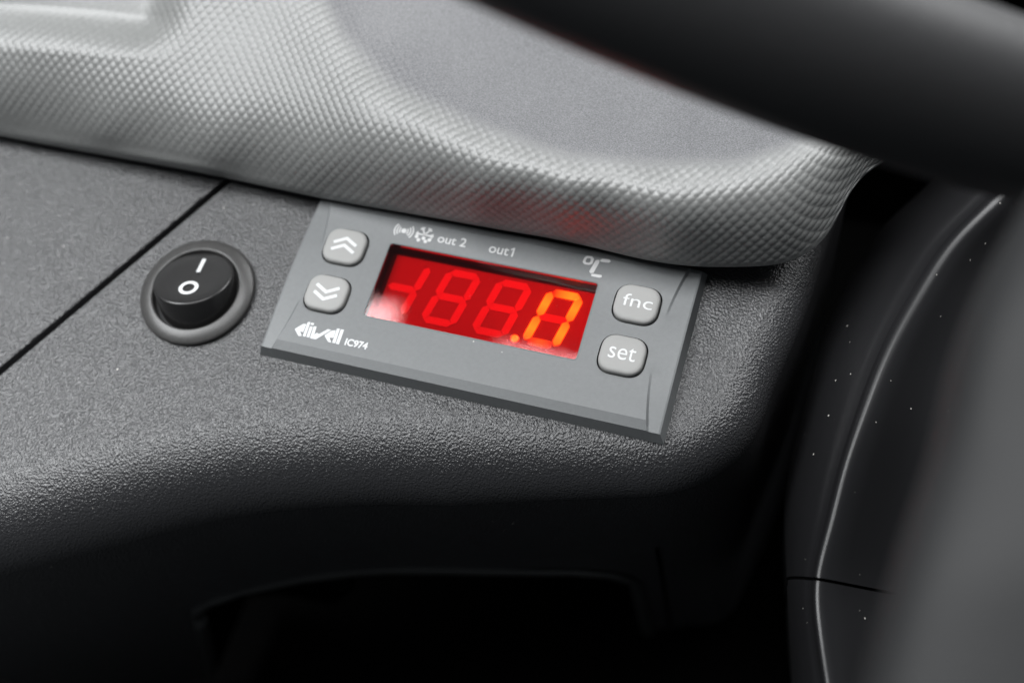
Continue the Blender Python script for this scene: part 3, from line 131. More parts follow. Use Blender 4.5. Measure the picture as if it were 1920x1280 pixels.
 [64.25,37.26,14.40,64.38,37.24,14.95,64.55,37.51,15.20,64.73,37.79,15.48,64.93,38.10,15.76,65.13,38.42,16.04,65.33,38.77,16.32,65.54,39.13,16.58,65.76,39.52,16.83,65.98,39.93,17.06,66.20,40.37,17.26,66.43,40.84,17.43,66.66,41.35,17.56,66.90,41.91,17.64,67.14,42.51,17.66,67.39,43.15,17.64,67.64,43.84,17.56,67.90,44.58,17.44,68.16,45.35,17.27,68.43,46.15,17.08,68.70,46.99,16.85,68.97,47.85,16.60,69.25,48.73,16.33,69.53,49.64,16.04,69.81,50.56,15.74,70.10,51.50,15.43,70.40,52.45,15.11,70.69,53.41,14.79,70.99,54.38,14.47,71.29,55.36,14.15,71.60,56.34,13.83,71.90,57.33,13.51,72.21,58.32,13.20,72.53,59.32,12.90,72.84,60.31,12.60,73.16,61.31,12.31],
]
PANEL_EDGE = [(-113.72, -69.34), (-106.96, -65.46), (-100.15, -61.67), (-93.26, -58.04), (-86.34, -54.47), (-79.47, -50.78), (-72.66, -47.00), (-65.87, -43.18), (-59.03, -39.44), (-52.10, -35.87), (-45.03, -32.57), (-37.80, -29.66), (-30.42, -27.15), (-22.93, -24.97), (-15.38, -23.06), (-7.76, -21.41), (-0.10, -20.01), (7.61, -18.84), (15.33, -17.81), (23.06, -16.82), (30.79, -15.79), (38.32, -13.75), (43.89, -8.44), (45.55, -0.82), (46.74, 6.88), (48.05, 14.55), (48.95, 22.29), (49.57, 30.06), (50.28, 37.82), (51.11, 45.57)]
RIDGE = [(87.53, 51.81, -5.10), (83.27, 43.24, -3.24), (77.80, 32.72, -1.93), (73.86, 21.57, -1.30), (70.66, 10.07, -1.03), (68.61, -1.62, -1.14), (67.22, -13.60, -1.56), (66.56, -23.86, -2.53), (66.20, -32.81, -3.01), (67.99, -40.41, -3.47), (70.74, -48.14, -4.24), (73.40, -55.67, -4.90)]
RLEFT = [(76.81, 66.86, -24.85), (73.04, 58.34, -23.11), (66.78, 47.27, -21.83), (62.33, 34.02, -21.99), (59.40, 19.62, -23.06), (58.68, 5.31, -24.69), (58.53, -6.21, -26.36), (59.18, -14.14, -27.78), (61.62, -22.95, -31.19), (64.56, -34.12, -32.41), (67.12, -43.25, -32.62), (69.35, -51.99, -33.70)]
RRIGHT = [(96.26, 55.78, -10.17), (94.32, 48.49, -10.62), (91.79, 37.44, -12.58), (89.06, 25.53, -12.61), (86.86, 14.09, -12.57), (85.09, 1.34, -13.22), (84.26, -9.20, -15.41), (84.14, -18.50, -17.23), (84.51, -25.80, -18.30), (86.04, -32.89, -18.46), (88.71, -41.10, -19.42), (91.71, -48.98, -20.33)]
SHROUD = [(78.91, -9.73, 91.55), (76.30, -19.47, 92.44), (73.59, -28.83, 93.53), (72.05, -38.11, 93.22), (71.66, -46.73, 91.77), (70.81, -53.02, 91.47), (70.08, -59.52, 91.04), (69.57, -65.10, 89.84), (69.28, -70.51, 88.65)]
WHEEL_CENTRE = (-21.3, 159.56, 25.7)
WHEEL_NORMAL = (0.3952, 0.4853, 0.78)

# ------------------------------------------------------------------ helpers
def tag(o, label=None, cat=None, group=None, kind=None):
    if label: o['label'] = label
    if cat: o['category'] = cat
    if group: o['group'] = group
    if kind: o['kind'] = kind
    return o

def empty(name, loc=(0, 0, 0), rz=0.0):
    o = bpy.data.objects.new(name, None)
    o.location = Vector(loc) * MM
    o.rotation_euler = (0, 0, rz)
    o.empty_display_size = 0.01
    COL.objects.link(o)
    return o

def finish(me, smooth=40):
    if smooth:
        me.polygons.foreach_set('use_smooth', [True] * len(me.polygons))
        me.set_sharp_from_angle(angle=math.radians(smooth))
    me.update()
    return me

def mesh_obj(name, verts, faces, mat, parent=None, smooth=40, loc=None, rot=None):
    me = bpy.data.meshes.new(name)
    me.from_pydata([(x * MM, y * MM, z * MM) for x, y, z in verts], [], faces)
    finish(me, smooth)
    return link(name, me, mat, parent, loc, rot)

def link(name, me, mat, parent=None, loc=None, rot=None):
    if mat is not None:
        me.materials.clear()
        me.materials.append(mat)
    o = bpy.data.objects.new(name, me)
    COL.objects.link(o)
    if parent is not None: o.parent = parent
    if loc is not None: o.location = Vector(loc) * MM
    if rot is not None: o.rotation_euler = rot
    return o

def grid_mesh(name, P, mat, parent=None, smooth=True, close_u=False, close_v=False, flip=False, uv=None):
    """P: (n, m, 3) array in mm -> one quad sheet."""
    n, m, _ = P.shape
    me = bpy.data.meshes.new(name)
    idx = np.arange(n * m).reshape(n, m)
    A = idx
    if close_u: A = np.vstack([A, A[:1]])
    if close_v: A = np.hstack([A, A[:, :1]])
    q = np.stack([A[:-1, :-1], A[1:, :-1], A[1:, 1:], A[:-1, 1:]], -1).reshape(-1, 4)
    if flip: q = q[:, ::-1]
    q = np.ascontiguousarray(q, dtype=np.int32)
    nf = len(q)
    me.vertices.add(n * m)
    me.vertices.foreach_set('co', (P.reshape(-1) * MM).astype(np.float32))
    me.loops.add(nf * 4)
    me.loops.foreach_set('vertex_index', q.reshape(-1))
    me.polygons.add(nf)
    me.polygons.foreach_set('loop_start', np.arange(0, nf * 4, 4, dtype=np.int32))
    me.update(calc_edges=True)
    me.validate()
    if smooth: me.polygons.foreach_set('use_smooth', [True] * len(me.polygons))
    if uv is not None:
        lay = me.uv_layers.new(name='flow')
        lay.data.foreach_set('uv', uv.reshape(-1, 2)[q.reshape(-1)].astype(np.float32).reshape(-1))
    me.update()
    return link(name, me, mat, parent)

def cubic(P, n):
    """natural cubic spline through the rows of P (k, d), n samples by chord length"""
    P = np.asarray(P, float)
    d = np.r_[0, np.cumsum(np.maximum(np.linalg.norm(np.diff(P, axis=0), axis=1), 1e-6))]
    return cubic_at(P, d, np.linspace(0, d[-1], n))

def cubic_at(P, d, t):
    m = len(d); h = np.diff(d)
    shp = P.shape
    P = P.reshape(m, -1)
    A = np.zeros((m, m)); b = np.zeros_like(P)
    A[0, 0] = A[-1, -1] = 1
    for i in range(1, m - 1):
        A[i, i - 1] = h[i - 1]; A[i, i] = 2 * (h[i - 1] + h[i]); A[i, i + 1] = h[i]
        b[i] = 6 * ((P[i + 1] - P[i]) / h[i] - (P[i] - P[i - 1]) / h[i - 1])
    M = np.linalg.solve(A, b)
    i = np.clip(np.searchsorted(d, t) - 1, 0, m - 2)
    a = (d[i + 1] - t)[:, None]; c = (t - d[i])[:, None]; hh = h[i][:, None]
    R = (M[i] * a ** 3 + M[i + 1] * c ** 3) / (6 * hh) + (P[i] / hh - M[i] * hh / 6) * a + (P[i + 1] / hh - M[i + 1] * hh / 6) * c
    return R.reshape((len(t),) + shp[1:])

def sstep(a, b, x):
    # smooth ramp from 0 at a to 1 at b
    t = np.clip((x - a) / (b - a), 0, 1)
    return t * t * (3 - 2 * t)

def prism(bm, poly, z0, z1):
    """extruded polygon (counter-clockwise)"""
    area2 = sum(poly[i][0] * poly[(i + 1) % len(poly)][1] - poly[(i + 1) % len(poly)][0] * poly[i][1] for i in range(len(poly)))
    if area2 < 0: poly = poly[::-1]
    lo = [bm.verts.new((x * MM, y * MM, z0 * MM)) for x, y in poly]
    hi = [bm.verts.new((x * MM, y * MM, z1 * MM)) for x, y in poly]
    bm.faces.new(hi); bm.faces.new(lo[::-1])
    n = len(poly)
    for i in range(n): bm.faces.new((lo[i], lo[(i + 1) % n], hi[(i + 1) % n], hi[i]))

def ring_prism(bm, ro, ri, z0, z1, cx=0, cy=0, n=40, a0=0.0, a1=2 * math.pi, sy=1.0):
    full = abs(a1 - a0 - 2 * math.pi) < 1e-6
    k = n if full else n + 1
    rows = []
    for i in range(k):
        a = a0 + (a1 - a0) * i / n
        c, s = math.cos(a), math.sin(a) * sy
        rows.append([bm.verts.new(((cx + r * c) * MM, (cy + r * s) * MM, z * MM)) for r, z in ((ri, z0), (ro, z0), (ro, z1), (ri, z1))])
    for i in range(n if full else n):
        A, B = rows[i], rows[(i + 1) % k]
        for j in range(4): bm.faces.new((A[j], A[(j + 1) % 4], B[(j + 1) % 4], B[j]))
    if not full:
        bm.faces.new(rows[0]); bm.faces.new(rows[-1][::-1])

def bm_obj(name, bm, mat, parent=None, smooth=35, loc=None, rot=None):
    bmesh.ops.recalc_face_normals(bm, faces=bm.faces)
    me = bpy.data.meshes.new(name)
    bm.to_mesh(me); bm.free()
    finish(me, smooth)
    return link(name, me, mat, parent, loc, rot)

def rrect(w, h, r, n=8, p=2.0):
    pts = []
    for k, (sx, sy) in enumerate(((1, 1), (-1, 1), (-1, -1), (1, -1))):
        for i in range(n + 1):
            a = math.pi / 2 * (k + i / n)
            c, s = math.cos(a), math.sin(a)
            c = math.copysign(abs(c) ** (2 / p), c); s = math.copysign(abs(s) ** (2 / p), s)
            pts.append((sx * (w / 2 - r) + r * c, sy * (h / 2 - r) + r * s))
    return pts

def stroke(bm, pts, w, z0, z1):
    """flat mitred line of width w"""
    L, Rr = [], []
    for i, p in enumerate(pts):
        p = Vector(p)
        d0 = (p - Vector(pts[i - 1])).normalized() if i else None
        d1 = (Vector(pts[i + 1]) - p).normalized() if i < len(pts) - 1 else None
        d = d0 if d1 is None else d1 if d0 is None else (d0 + d1).normalized()
        nrm = Vector((-d.y, d.x))
        k = 1.0 if d0 is None or d1 is None else 1 / max(0.3, nrm.dot(Vector((-d0.y, d0.x))))
        L.append(p + nrm * w / 2 * k); Rr.append(p - nrm * w / 2 * k)
    prism(bm, [tuple(v) for v in L + Rr[::-1]], z0, z1)

def text_mesh(body, x0, x1, y0, y1, z, mat, parent, name='lettering', shear=0.0, bold=0.0):
    cu = bpy.data.curves.new('txt', 'FONT')
    cu.body = body
    cu.extrude = 0.01
    cu.offset = bold
    cu.shear = shear
    cu.resolution_u = 6
    t = bpy.data.objects.new('txt', cu)
    COL.objects.link(t)
    bpy.context.view_layer.update()
    dg = bpy.context.evaluated_depsgraph_get()
    me = bpy.data.meshes.new_from_object(t.evaluated_get(dg))
    bpy.data.objects.remove(t)
    co = np.empty(len(me.vertices) * 3); me.vertices.foreach_get('co', co); co = co.reshape(-1, 3)
    a, b = co.min(0), co.max(0)
    co[:, 0] = (x0 + (co[:, 0] - a[0]) / (b[0] - a[0]) * (x1 - x0)) * MM
    co[:, 1] = (y0 + (co[:, 1] - a[1]) / (b[1] - a[1]) * (y1 - y0)) * MM
    co[:, 2] = (z + (co[:, 2] - a[2]) / (b[2] - a[2]) * 0.03) * MM
    me.vertices.foreach_set('co', co.reshape(-1))
    me.update()
    me.name = name
    return link(name, me, mat, parent)

# ------------------------------------------------------------------ materials
class NT:
    def __init__(s, name):
        s.m = bpy.data.materials.new(name); s.m.use_nodes = True
        s.t = s.m.node_tree; s.b = s.t.nodes['Principled BSDF']; s.out = s.t.nodes['Material Output']
    def n(s, typ, **kw):
        x = s.t.nodes.new(typ)
        for k, v in kw.items():
            if k in x.inputs: x.inputs[k].default_value = v
            else: setattr(x, k, v)
        return x
    def l(s, a, b): s.t.links.new(a, b)
    def math(s, op, a, b=None, c=None):
        x = s.t.nodes.new('ShaderNodeMath'); x.operation = op
        for i, v in enumerate((a, b, c)):
            if v is None: continue
            if isinstance(v, (int, float)): x.inputs[i].default_value = v
            else: s.l(v, x.inputs[i])
        return x.outputs[0]
    def setp(s, **kw):
        for k, v in kw.items():
            s.b.inputs[k.replace('_', ' ')].default_value = v
    def ramp(s, fac, stops):
        r = s.t.nodes.new('ShaderNodeValToRGB'); s.l(fac, r.inputs[0])
        while len(r.color_ramp.elements) < len(stops): r.color_ramp.elements.new(0.5)
        for e, (p, c) in zip(r.color_ramp.elements, stops):
            e.position = p
            e.color = (c, c, c, 1) if isinstance(c, (int, float)) else (*c, 1)
        return r.outputs[0]

def obj_coord(T):
    return T.n('ShaderNodeTexCoord').outputs['Object']

def specks(T, co, scale, size, seed=0.0, keep=0.5):
    """mask of scattered tiny dust grains"""
    v = T.n('ShaderNodeTexVoronoi', Scale=scale, Randomness=1.0)
    mp = T.n('ShaderNodeMapping'); mp.inputs['Location'].default_value = (seed, seed * 0.7, seed * 0.3)
    T.l(co, mp.inputs[0]); T.l(mp.outputs[0], v.inputs['Vector'])
    rnd = T.n('ShaderNodeSeparateColor'); T.l(v.outputs['Color'], rnd.inputs[0])
    thr = T.math('MULTIPLY', T.math('MAXIMUM', T.math('SUBTRACT', rnd.outputs[0], 1 - keep), 0.0), size / keep)
    return T.math('LESS_THAN', v.outputs['Distance'], thr)

def plastic(name, base, rough, grain_scale=0, grain=0.0, spec=0.5, mottled=0.0, fine=0.0, fine_scale=9000, dust=0.0, coat=0.0):
    T = NT(name)
    T.setp(Base_Color=(*base, 1), Roughness=rough)
    T.b.inputs['Specular IOR Level'].default_value = spec
    if coat: T.b.inputs['Coat Weight'].default_value = coat
    co = obj_coord(T)
    col = None
    if mottled:
        nz = T.n('ShaderNodeTexNoise', Scale=1400.0, Detail=4.0, Roughness=0.6); T.l(co, nz.inputs['Vector'])
        lo = [c * (1 - mottled) for c in base]; hi = [min(1, c * (1 + mottled)) for c in base]
        col = T.ramp(nz.outputs[0], [(0.3, lo), (0.7, hi)])
    if dust:
        m = specks(T, co, 900.0, 0.17, 0.31, dust)
        mx = T.n('ShaderNodeMix', data_type='RGBA')
        T.l(m, mx.inputs[0])
        if col is not None: T.l(col, mx.inputs[6])
        else: mx.inputs[6].default_value = (*base, 1)
        mx.inputs[7].default_value = (0.55, 0.53, 0.49, 1)
        col = mx.outputs[2]
    if col is not None: T.l(col, T.b.inputs['Base Color'])
    prev = None
    if grain:
        v = T.n('ShaderNodeTexVoronoi', Scale=grain_scale, feature='SMOOTH_F1', Randomness=1.0)
        v.inputs['Smoothness'].default_value = 0.6
        nd = T.n('ShaderNodeTexNoise', Scale=grain_scale * 0.7, Detail=3.0)
        T.l(co, nd.inputs['Vector'])
        wm = T.n('ShaderNodeVectorMath', operation='MULTIPLY_ADD')
        T.l(nd.outputs['Color'], wm.inputs[0]); wm.inputs[1].default_value = (0.9 / grain_scale,) * 3; T.l(co, wm.inputs[2])
        T.l(wm.outputs[0], v.inputs['Vector'])
        nl = T.n('ShaderNodeTexNoise', Scale=grain_scale * 1.9, Detail=2.0); T.l(co, nl.inputs['Vector'])
        hgt = T.math('ADD', T.math('MULTIPLY', v.outputs['Distance'], 0.8), T.math('MULTIPLY', nl.outputs[0], 0.5))
        bp = T.n('ShaderNodeBump', Strength=1.0, Distance=grain * MM); T.l(hgt, bp.inputs['Height'])
        prev = bp.outputs[0]
    if fine:
        nf = T.n('ShaderNodeTexNoise', Scale=float(fine_scale), Detail=3.0, Roughness=0.7); T.l(co, nf.inputs['Vector'])
        b2 = T.n('ShaderNodeBump', Strength=1.0, Distance=fine * MM); T.l(nf.outputs[0], b2.inputs['Height'])
        if prev is not None: T.l(prev, b2.inputs['Normal'])
        prev = b2.outputs[0]
    if prev is not None: T.l(prev, T.b.inputs['Normal'])
    return T.m

M = {}
M['panel'] = plastic('grained_black_plastic', (0.022, 0.022, 0.024), 0.33, 2500, 0.20, spec=0.9, mottled=0.10, dust=0.02)
M['pad'] = plastic('soft_grey_dash_skin', (0.172, 0.175, 0.171), 0.44, fine=0.034, fine_scale=5200, mottled=0.12, spec=0.85)
# tray floor: plain fine grain, with shade painted in as a darker tone
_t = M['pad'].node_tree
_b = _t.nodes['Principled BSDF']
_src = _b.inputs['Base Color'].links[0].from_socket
_at = _t.nodes.new('ShaderNodeAttribute'); _at.attribute_name = 'finish'  # weight of the tray's fine grain and painted shade
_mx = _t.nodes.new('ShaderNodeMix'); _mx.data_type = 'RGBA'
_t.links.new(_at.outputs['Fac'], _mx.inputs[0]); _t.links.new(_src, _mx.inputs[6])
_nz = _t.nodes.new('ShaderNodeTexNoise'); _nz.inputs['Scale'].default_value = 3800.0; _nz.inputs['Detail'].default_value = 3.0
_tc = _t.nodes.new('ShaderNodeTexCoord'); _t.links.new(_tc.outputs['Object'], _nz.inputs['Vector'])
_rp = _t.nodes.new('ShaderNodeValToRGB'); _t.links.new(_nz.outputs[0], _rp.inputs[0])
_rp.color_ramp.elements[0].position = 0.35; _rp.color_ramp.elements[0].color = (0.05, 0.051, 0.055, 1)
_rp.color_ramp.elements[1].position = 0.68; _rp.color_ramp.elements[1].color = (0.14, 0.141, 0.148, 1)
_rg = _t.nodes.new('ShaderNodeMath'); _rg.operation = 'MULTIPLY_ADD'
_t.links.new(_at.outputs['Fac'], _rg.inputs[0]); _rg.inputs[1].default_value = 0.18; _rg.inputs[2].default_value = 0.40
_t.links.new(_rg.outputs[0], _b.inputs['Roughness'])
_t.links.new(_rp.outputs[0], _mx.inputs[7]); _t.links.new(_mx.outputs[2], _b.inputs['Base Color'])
M['groove'] = plastic('black_gap', (0.0022, 0.0022, 0.0022), 0.9, spec=0.0)  # joints; also painted shade in the pocket and behind the gap
M['fascia'] = plastic('black_fascia_plastic', (0.016, 0.017, 0.017), 0.5, 1500, 0.08, dust=0.015)
M['trim'] = plastic('satin_black_trim', (0.011, 0.011, 0.012), 0.34, fine=0.006, fine_scale=2500, dust=0.07)
M['bezel'] = plastic('grey_controller_plastic', (0.155, 0.162, 0.165), 0.46, fine=0.014, fine_scale=7000, spec=0.45, mottled=0.05, dust=0.006)
M['button'] = plastic('light_grey_rubber', (0.33, 0.328, 0.32), 0.55, fine=0.006, fine_scale=9000, spec=0.35)
M['well'] = plastic('dark_well', (0.01, 0.01, 0.011), 0.6)
M['ink'] = plastic('white_print', (0.68, 0.69, 0.70), 0.5)
M['ink_grey'] = plastic('pale_grey_print', (0.55, 0.55, 0.55), 0.5)
M['switch'] = plastic('black_switch_plastic', (0.020, 0.0195, 0.0195), 0.27, fine=0.003, fine_scale=5000)
M['switch_ring'] = plastic('black_switch_ring', (0.05, 0.049, 0.048), 0.34, fine=0.01, fine_scale=6000, mottled=0.15)
M['wheel'] = plastic('black_wheel_leather', (0.022, 0.022, 0.023), 0.52, 900, 0.04)
M['shroud'] = plastic('dark_grey_shroud', (0.014, 0.0143, 0.015), 0.62, 1200, 0.05, spec=0.3)
M['segment_off'] = plastic('unlit_segment', (0.88, 0.86, 0.86), 0.5)
M['module'] = plastic('display_module_face', (0.40, 0.39, 0.39), 0.5)

# red acrylic lens: clear but tinted, with a polished surface and some dust on it
T = NT('red_acrylic_lens')
T.t.nodes.remove(T.b)
tr = T.n('ShaderNodeBsdfTransparent'); tr.inputs[0].default_value = (0.93, 0.25, 0.28, 1)
gl = T.n('ShaderNodeBsdfGlossy', Roughness=0.03); gl.inputs[0].default_value = (1, 1, 1, 1)
fr = T.n('ShaderNodeFresnel', IOR=1.49)
mx = T.n('ShaderNodeMixShader'); T.l(fr.outputs[0], mx.inputs[0]); T.l(tr.outputs[0], mx.inputs[1]); T.l(gl.outputs[0], mx.inputs[2])
co = obj_coord(T)
m1 = specks(T, co, 1100.0, 0.15, 0.2, 0.06)
m2 = specks(T, co, 420.0, 0.085, 0.9, 0.07)
mm = T.math('MULTIPLY', T.math('MAXIMUM', m1, m2), 0.55)
df = T.n('ShaderNodeBsdfDiffuse'); df.inputs[0].default_value = (0.75, 0.6, 0.58, 1)
mx2 = T.n('ShaderNodeMixShader'); T.l(mm, mx2.inputs[0]); T.l(mx.outputs[0], mx2.inputs[1]); T.l(df.outputs[0], mx2.inputs[2])
T.l(mx2.outputs[0], T.out.inputs[0])
M['lens'] = T.m

def lit_material(name, centre, spread, power):
    """lit segment: the lamp behind it makes a warm core that fades towards the ends"""
    T = NT(name)
    T.setp(Base_Color=(0.62, 0.6, 0.6, 1), Roughness=0.5)
    uv = T.n('ShaderNodeUVMap', uv_map='flow')
    sp = T.n('ShaderNodeSeparateXYZ'); T.l(uv.outputs[0], sp.inputs[0])
    d = T.math('ABSOLUTE', T.math('SUBTRACT', sp.outputs[0], centre))
    f = T.math('SUBTRACT', 1.0, T.math('SMOOTH_MIN', T.math('DIVIDE', d, spread), 1.0, 0.25))
    f = T.math('MAXIMUM', f, 0.0)
    T.b.inputs['Emission Color'].default_value = (1.0, 0.62, 0.02, 1)
    T.l(T.math('MULTIPLY', T.math('POWER', f, 0.55), power), T.b.inputs['Emission Strength'])
    return T.m
M['lit'] = lit_material('lit_segment', 0.5, 0.60, 8.5)
M['lit_a'] = lit_material('lit_segment_top', 0.70, 0.56, 8.5)
M['lit_d'] = lit_material('lit_segment_bottom', 0.50, 0.36, 2.6)
M['lit_dot'] = lit_material('lit_point', 0.5, 2.0, 8.0)

# ------------------------------------------------------------------ console panel with its rolled front edge
edge = cubic(np.array(PANEL_EDGE), 260)
tan = np.gradient(edge, axis=0); tan /= np.linalg.norm(tan, axis=1)[:, None]
out2 = np.stack([tan[:, 1], -tan[:, 0]], 1)          # outward, towards the driver / the right
n = len(edge)
side = sstep(38, 47, edge[:, 0])                     # 0 along the front, 1 along the right flank
rad = np.interp(edge[:, 0], [-60, 0, 30, 46], [14.0, 12.5, 9.0, 7.5])
top = np.stack([np.linspace(-190, 56, n), np.full(n, 75.0)], 1)
top = top * (1 - side[:, None]) + np.stack([edge[:, 0] - 10 * side, np.maximum(edge[:, 1], 74.0) + 1.0], 1) * side[:, None]
rows = []
for k in np.linspace(0, 1, 26):                      # the flat
    k2 = 1 - (1 - k) ** 1.6
    p = top * (1 - k2) + edge * k2
    rows.append(np.c_[p, np.zeros(n)])
for a in np.linspace(0, math.radians(92), 24)[1:]:   # the roll
    rows.append(np.c_[edge + out2 * (rad * math.sin(a))[:, None], -rad * (1 - math.cos(a))])
last = rows[-1]
panel_rows = np.array(rows)

def cut_by_seam(o, keep_right):
    """keep one side of the seam and turn its edge down"""
    p0 = Vector((-85.9, -31.3, 0)) * MM
    d = Vector((27.3, 48.5, 0)).normalized()
    nr = Vector((d.y, -d.x, 0))
    s = 1 if keep_right else -1
    bm = bmesh.new(); bm.from_mesh(o.data)
    pc = p0 + nr * (0.95 * MM * s)
    bmesh.ops.bisect_plane(bm, geom=bm.verts[:] + bm.edges[:] + bm.faces[:], dist=1e-7, plane_co=pc, plane_no=nr * s, clear_inner=True)
    ed = [e for e in bm.edges if e.is_boundary and all(abs((v.co - pc).dot(nr)) < 2e-6 for v in e.verts)]
    for off, dz in ((-0.22, -0.12), (-0.12, -0.25), (0.0, -4.0)):
        r = bmesh.ops.extrude_edge_only(bm, edges=ed)
        vs = [g for g in r['geom'] if isinstance(g, bmesh.types.BMVert)]
        for v in vs: v.co += (nr * s * off + Vector((0, 0, dz))) * MM
        ed = [g for g in r['geom'] if isinstance(g, bmesh.types.BMEdge) and g.is_boundary and all(v in set(vs) for v in g.verts)]
    bmesh.ops.recalc_face_normals(bm, faces=bm.faces)
    bm.to_mesh(o.data); bm.free()
    finish(o.data, 28)

panel = grid_mesh('console_panel', panel_rows, M['panel'], flip=False)
cut_by_seam(panel, True)
tag(panel, 'grained black console panel with rolled front edge under the controller', kind='structure')
side_panel = grid_mesh('side_panel', panel_rows, M['panel'], flip=False)
cut_by_seam(side_panel, False)
tag(side_panel, 'grained black panel left of the slanting seam', kind='structure')
# floor of the seam
d = np.array([27.3, 48.5]) / np.hypot(27.3, 48.5); nr = np.array([d[1], -d[0]])
g0 = np.array([-85.9, -31.3])
q = [g0 - d * 60 - nr * 3, g0 - d * 60 + nr * 3, g0 + d * 110 + nr * 3, g0 + d * 110 - nr * 3]
mesh_obj('seam_floor', [(p[0], p[1], -3.6) for p in q], [(0, 1, 2, 3)], M['groove'], panel, smooth=0)

# ------------------------------------------------------------------ dark fascia below the roll, with a storage pocket
fas = []
for k in np.linspace(0, 1, 90):
    fas.append(np.c_[last[:, :2] + out2 * (-6.0 * k * (1 - side))[:, None] + out2 * 0.02, last[:, 2] - 0.03 - 120 * k])
fas = np.array(fas)
fascia = grid_mesh('console_fascia', fas, M['panel'])
tag(fascia, 'dark lower fascia dropping away below the rolled panel edge', kind='structure')
# the pocket opening: cut the sheet and line the cut with a rounded lip and a box behind it
bm = bmesh.new(); bm.from_mesh(fascia.data)
PK = dict(x1=30.0, ztop=-64.0, r=12.0)
def pocket_left(z): return -60.0 + 0.28 * (z + 64.0)
def in_pocket(x, z):
    if z > PK['ztop'] or x < pocket_left(z) or x > PK['x1']: return False
    r = PK['r']
    for cx, s in ((pocket_left(PK['ztop'] - r) + r, -1), (PK['x1'] - r, 1)):
        if (x - cx) * s > 0 and z > PK['ztop'] - r:
            return math.hypot(x - cx, z - (PK['ztop'] - r)) < r
    return True
kill = [f for f in bm.faces if f.calc_center_median().y < -0.01 and in_pocket(f.calc_center_median().x / MM, f.calc_center_median().z / MM)]
bmesh.ops.delete(bm, geom=kill, context='FACES')
bm.to_mesh(fascia.data); bm.free()
def fascia_y(x, z):
    """y of the fascia sheet at this x and z"""
    k = np.clip((-z - 12) / 120.0, 0, 1)
    j = np.argmin(np.abs(fas[0, :, 0] - x) + 1e3 * (side > 0.5))
    r = int(round(k * 89))
    jj = np.argmin(np.abs(fas[r, :, 0] - x) + 1e3 * (side > 0.5))
    return fas[r, jj, 1]
path = []
PX0 = pocket_left(PK['ztop'] - PK['r'])
for z in np.linspace(-130, PK['ztop'] - PK['r'], 8): path.append((pocket_left(z), z))
for a in np.linspace(math.pi, math.pi / 2, 9): path.append((PX0 + PK['r'] + PK['r'] * math.cos(a), PK['ztop'] - PK['r'] + PK['r'] * math.sin(a)))
for x in np.linspace(PX0 + PK['r'], PK['x1'] - PK['r'], 12)[1:-1]: path.append((x, PK['ztop']))
for a in np.linspace(math.pi / 2, 0, 9): path.append((PK['x1'] - PK['r'] + PK['r'] * math.cos(a), PK['ztop'] - PK['r'] + PK['r'] * math.sin(a)))
for z in np.linspace(PK['ztop'] - PK['r'], -130, 8)[1:]: path.append((PK['x1'], z))
ctr = np.array([(PX0 + PK['x1']) / 2, -110.0])
ring = []
for off, dy in ((2.6, -0.1), (2.0, -0.9), (0.6, -1.2), (-0.6, -0.6), (-1.0, 1.0), (-2.0, 22.0), (-12.0, 24.0), (-30.0, 24.0)):
    r = []
    for x, z in path:
        v = np.array([x, z]) - ctr; v = v / np.linalg.norm(v)
        r.append((x + v[0] * off, fascia_y(x, z) + dy, z + v[1] * off))
    ring.append(r)
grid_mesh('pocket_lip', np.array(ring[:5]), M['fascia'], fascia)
grid_mesh('pocket_wall', np.array(ring[4:]) + np.array([0, 0.02, 0]), M['groove'], fascia)  # near-black colour paints the shade inside the pocket
jx = 36.6
jy = [(jx - 0.45, fascia_y(jx, z) - 0.25, z) for z in (-44, -60, -80, -100, -125)] + [(jx + 0.45, fascia_y(jx, z) - 0.25, z) for z in (-125, -100, -80, -60, -44)]
mesh_obj('fascia_joint', jy, [tuple(range(10))], M['groove'], fascia, smooth=0)

# black sheet behind the gap on the right, its colour standing for shade
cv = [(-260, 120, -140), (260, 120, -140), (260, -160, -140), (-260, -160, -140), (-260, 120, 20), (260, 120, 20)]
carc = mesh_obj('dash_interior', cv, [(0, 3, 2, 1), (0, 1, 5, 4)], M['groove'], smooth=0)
tag(carc, 'black sheet standing for the shaded inside of the dash between the panels', kind='structure')

# ------------------------------------------------------------------ padded dash top with its dimpled skin
net = np.array(PAD_NET).reshape(len(PAD_NET), -1, 3)
ns, nt = net.shape[:2]
NS, NTT = 1080, 400
du = np.r_[0, np.cumsum(np.linalg.norm(np.diff(net[:, 8], axis=0), axis=1))]
tp = np.arange(nt, dtype=float)
G = cubic_at(net, du, np.linspace(0, du[-1], NS))
G = np.swapaxes(G, 0, 1)
dv = np.r_[0, np.cumsum(np.linalg.norm(np.diff(G[:, NS // 2], axis=0), axis=1))]
G = np.swapaxes(cubic_at(G, dv, np.linspace(0, dv[-1], NTT)), 0, 1)
# flow coordinates: running length across and up the skin
vv = np.zeros((NS, NTT))
dG = np.diff(G, axis=1)
vv[:, 1:] = np.cumsum(np.hypot(dG[:, :, 1], dG[:, :, 2]), axis=1)
uu = G[:, :, 0].copy()
tu = np.gradient(G, axis=0); tv = np.gradient(G, axis=1)
N = np.cross(tu, tv); N /= np.linalg.norm(N, axis=2)[:, :, None]
if N[NS // 2, NTT // 2, 2] < 0: N = -N
rng = np.random.default_rng(3)
# domes on a diagonal lattice
la, lb = 1.90, 2.3
s_, t_ = uu / la + vv / lb, uu / la - vv / lb
ds_, dt_ = s_ - np.round(s_), t_ - np.round(t_)
dd = np.hypot((ds_ + dt_) * la / 2, (ds_ - dt_) * lb / 2)
egg = np.clip(1 - (dd / 0.88) ** 2, 0, 1) ** 0.85
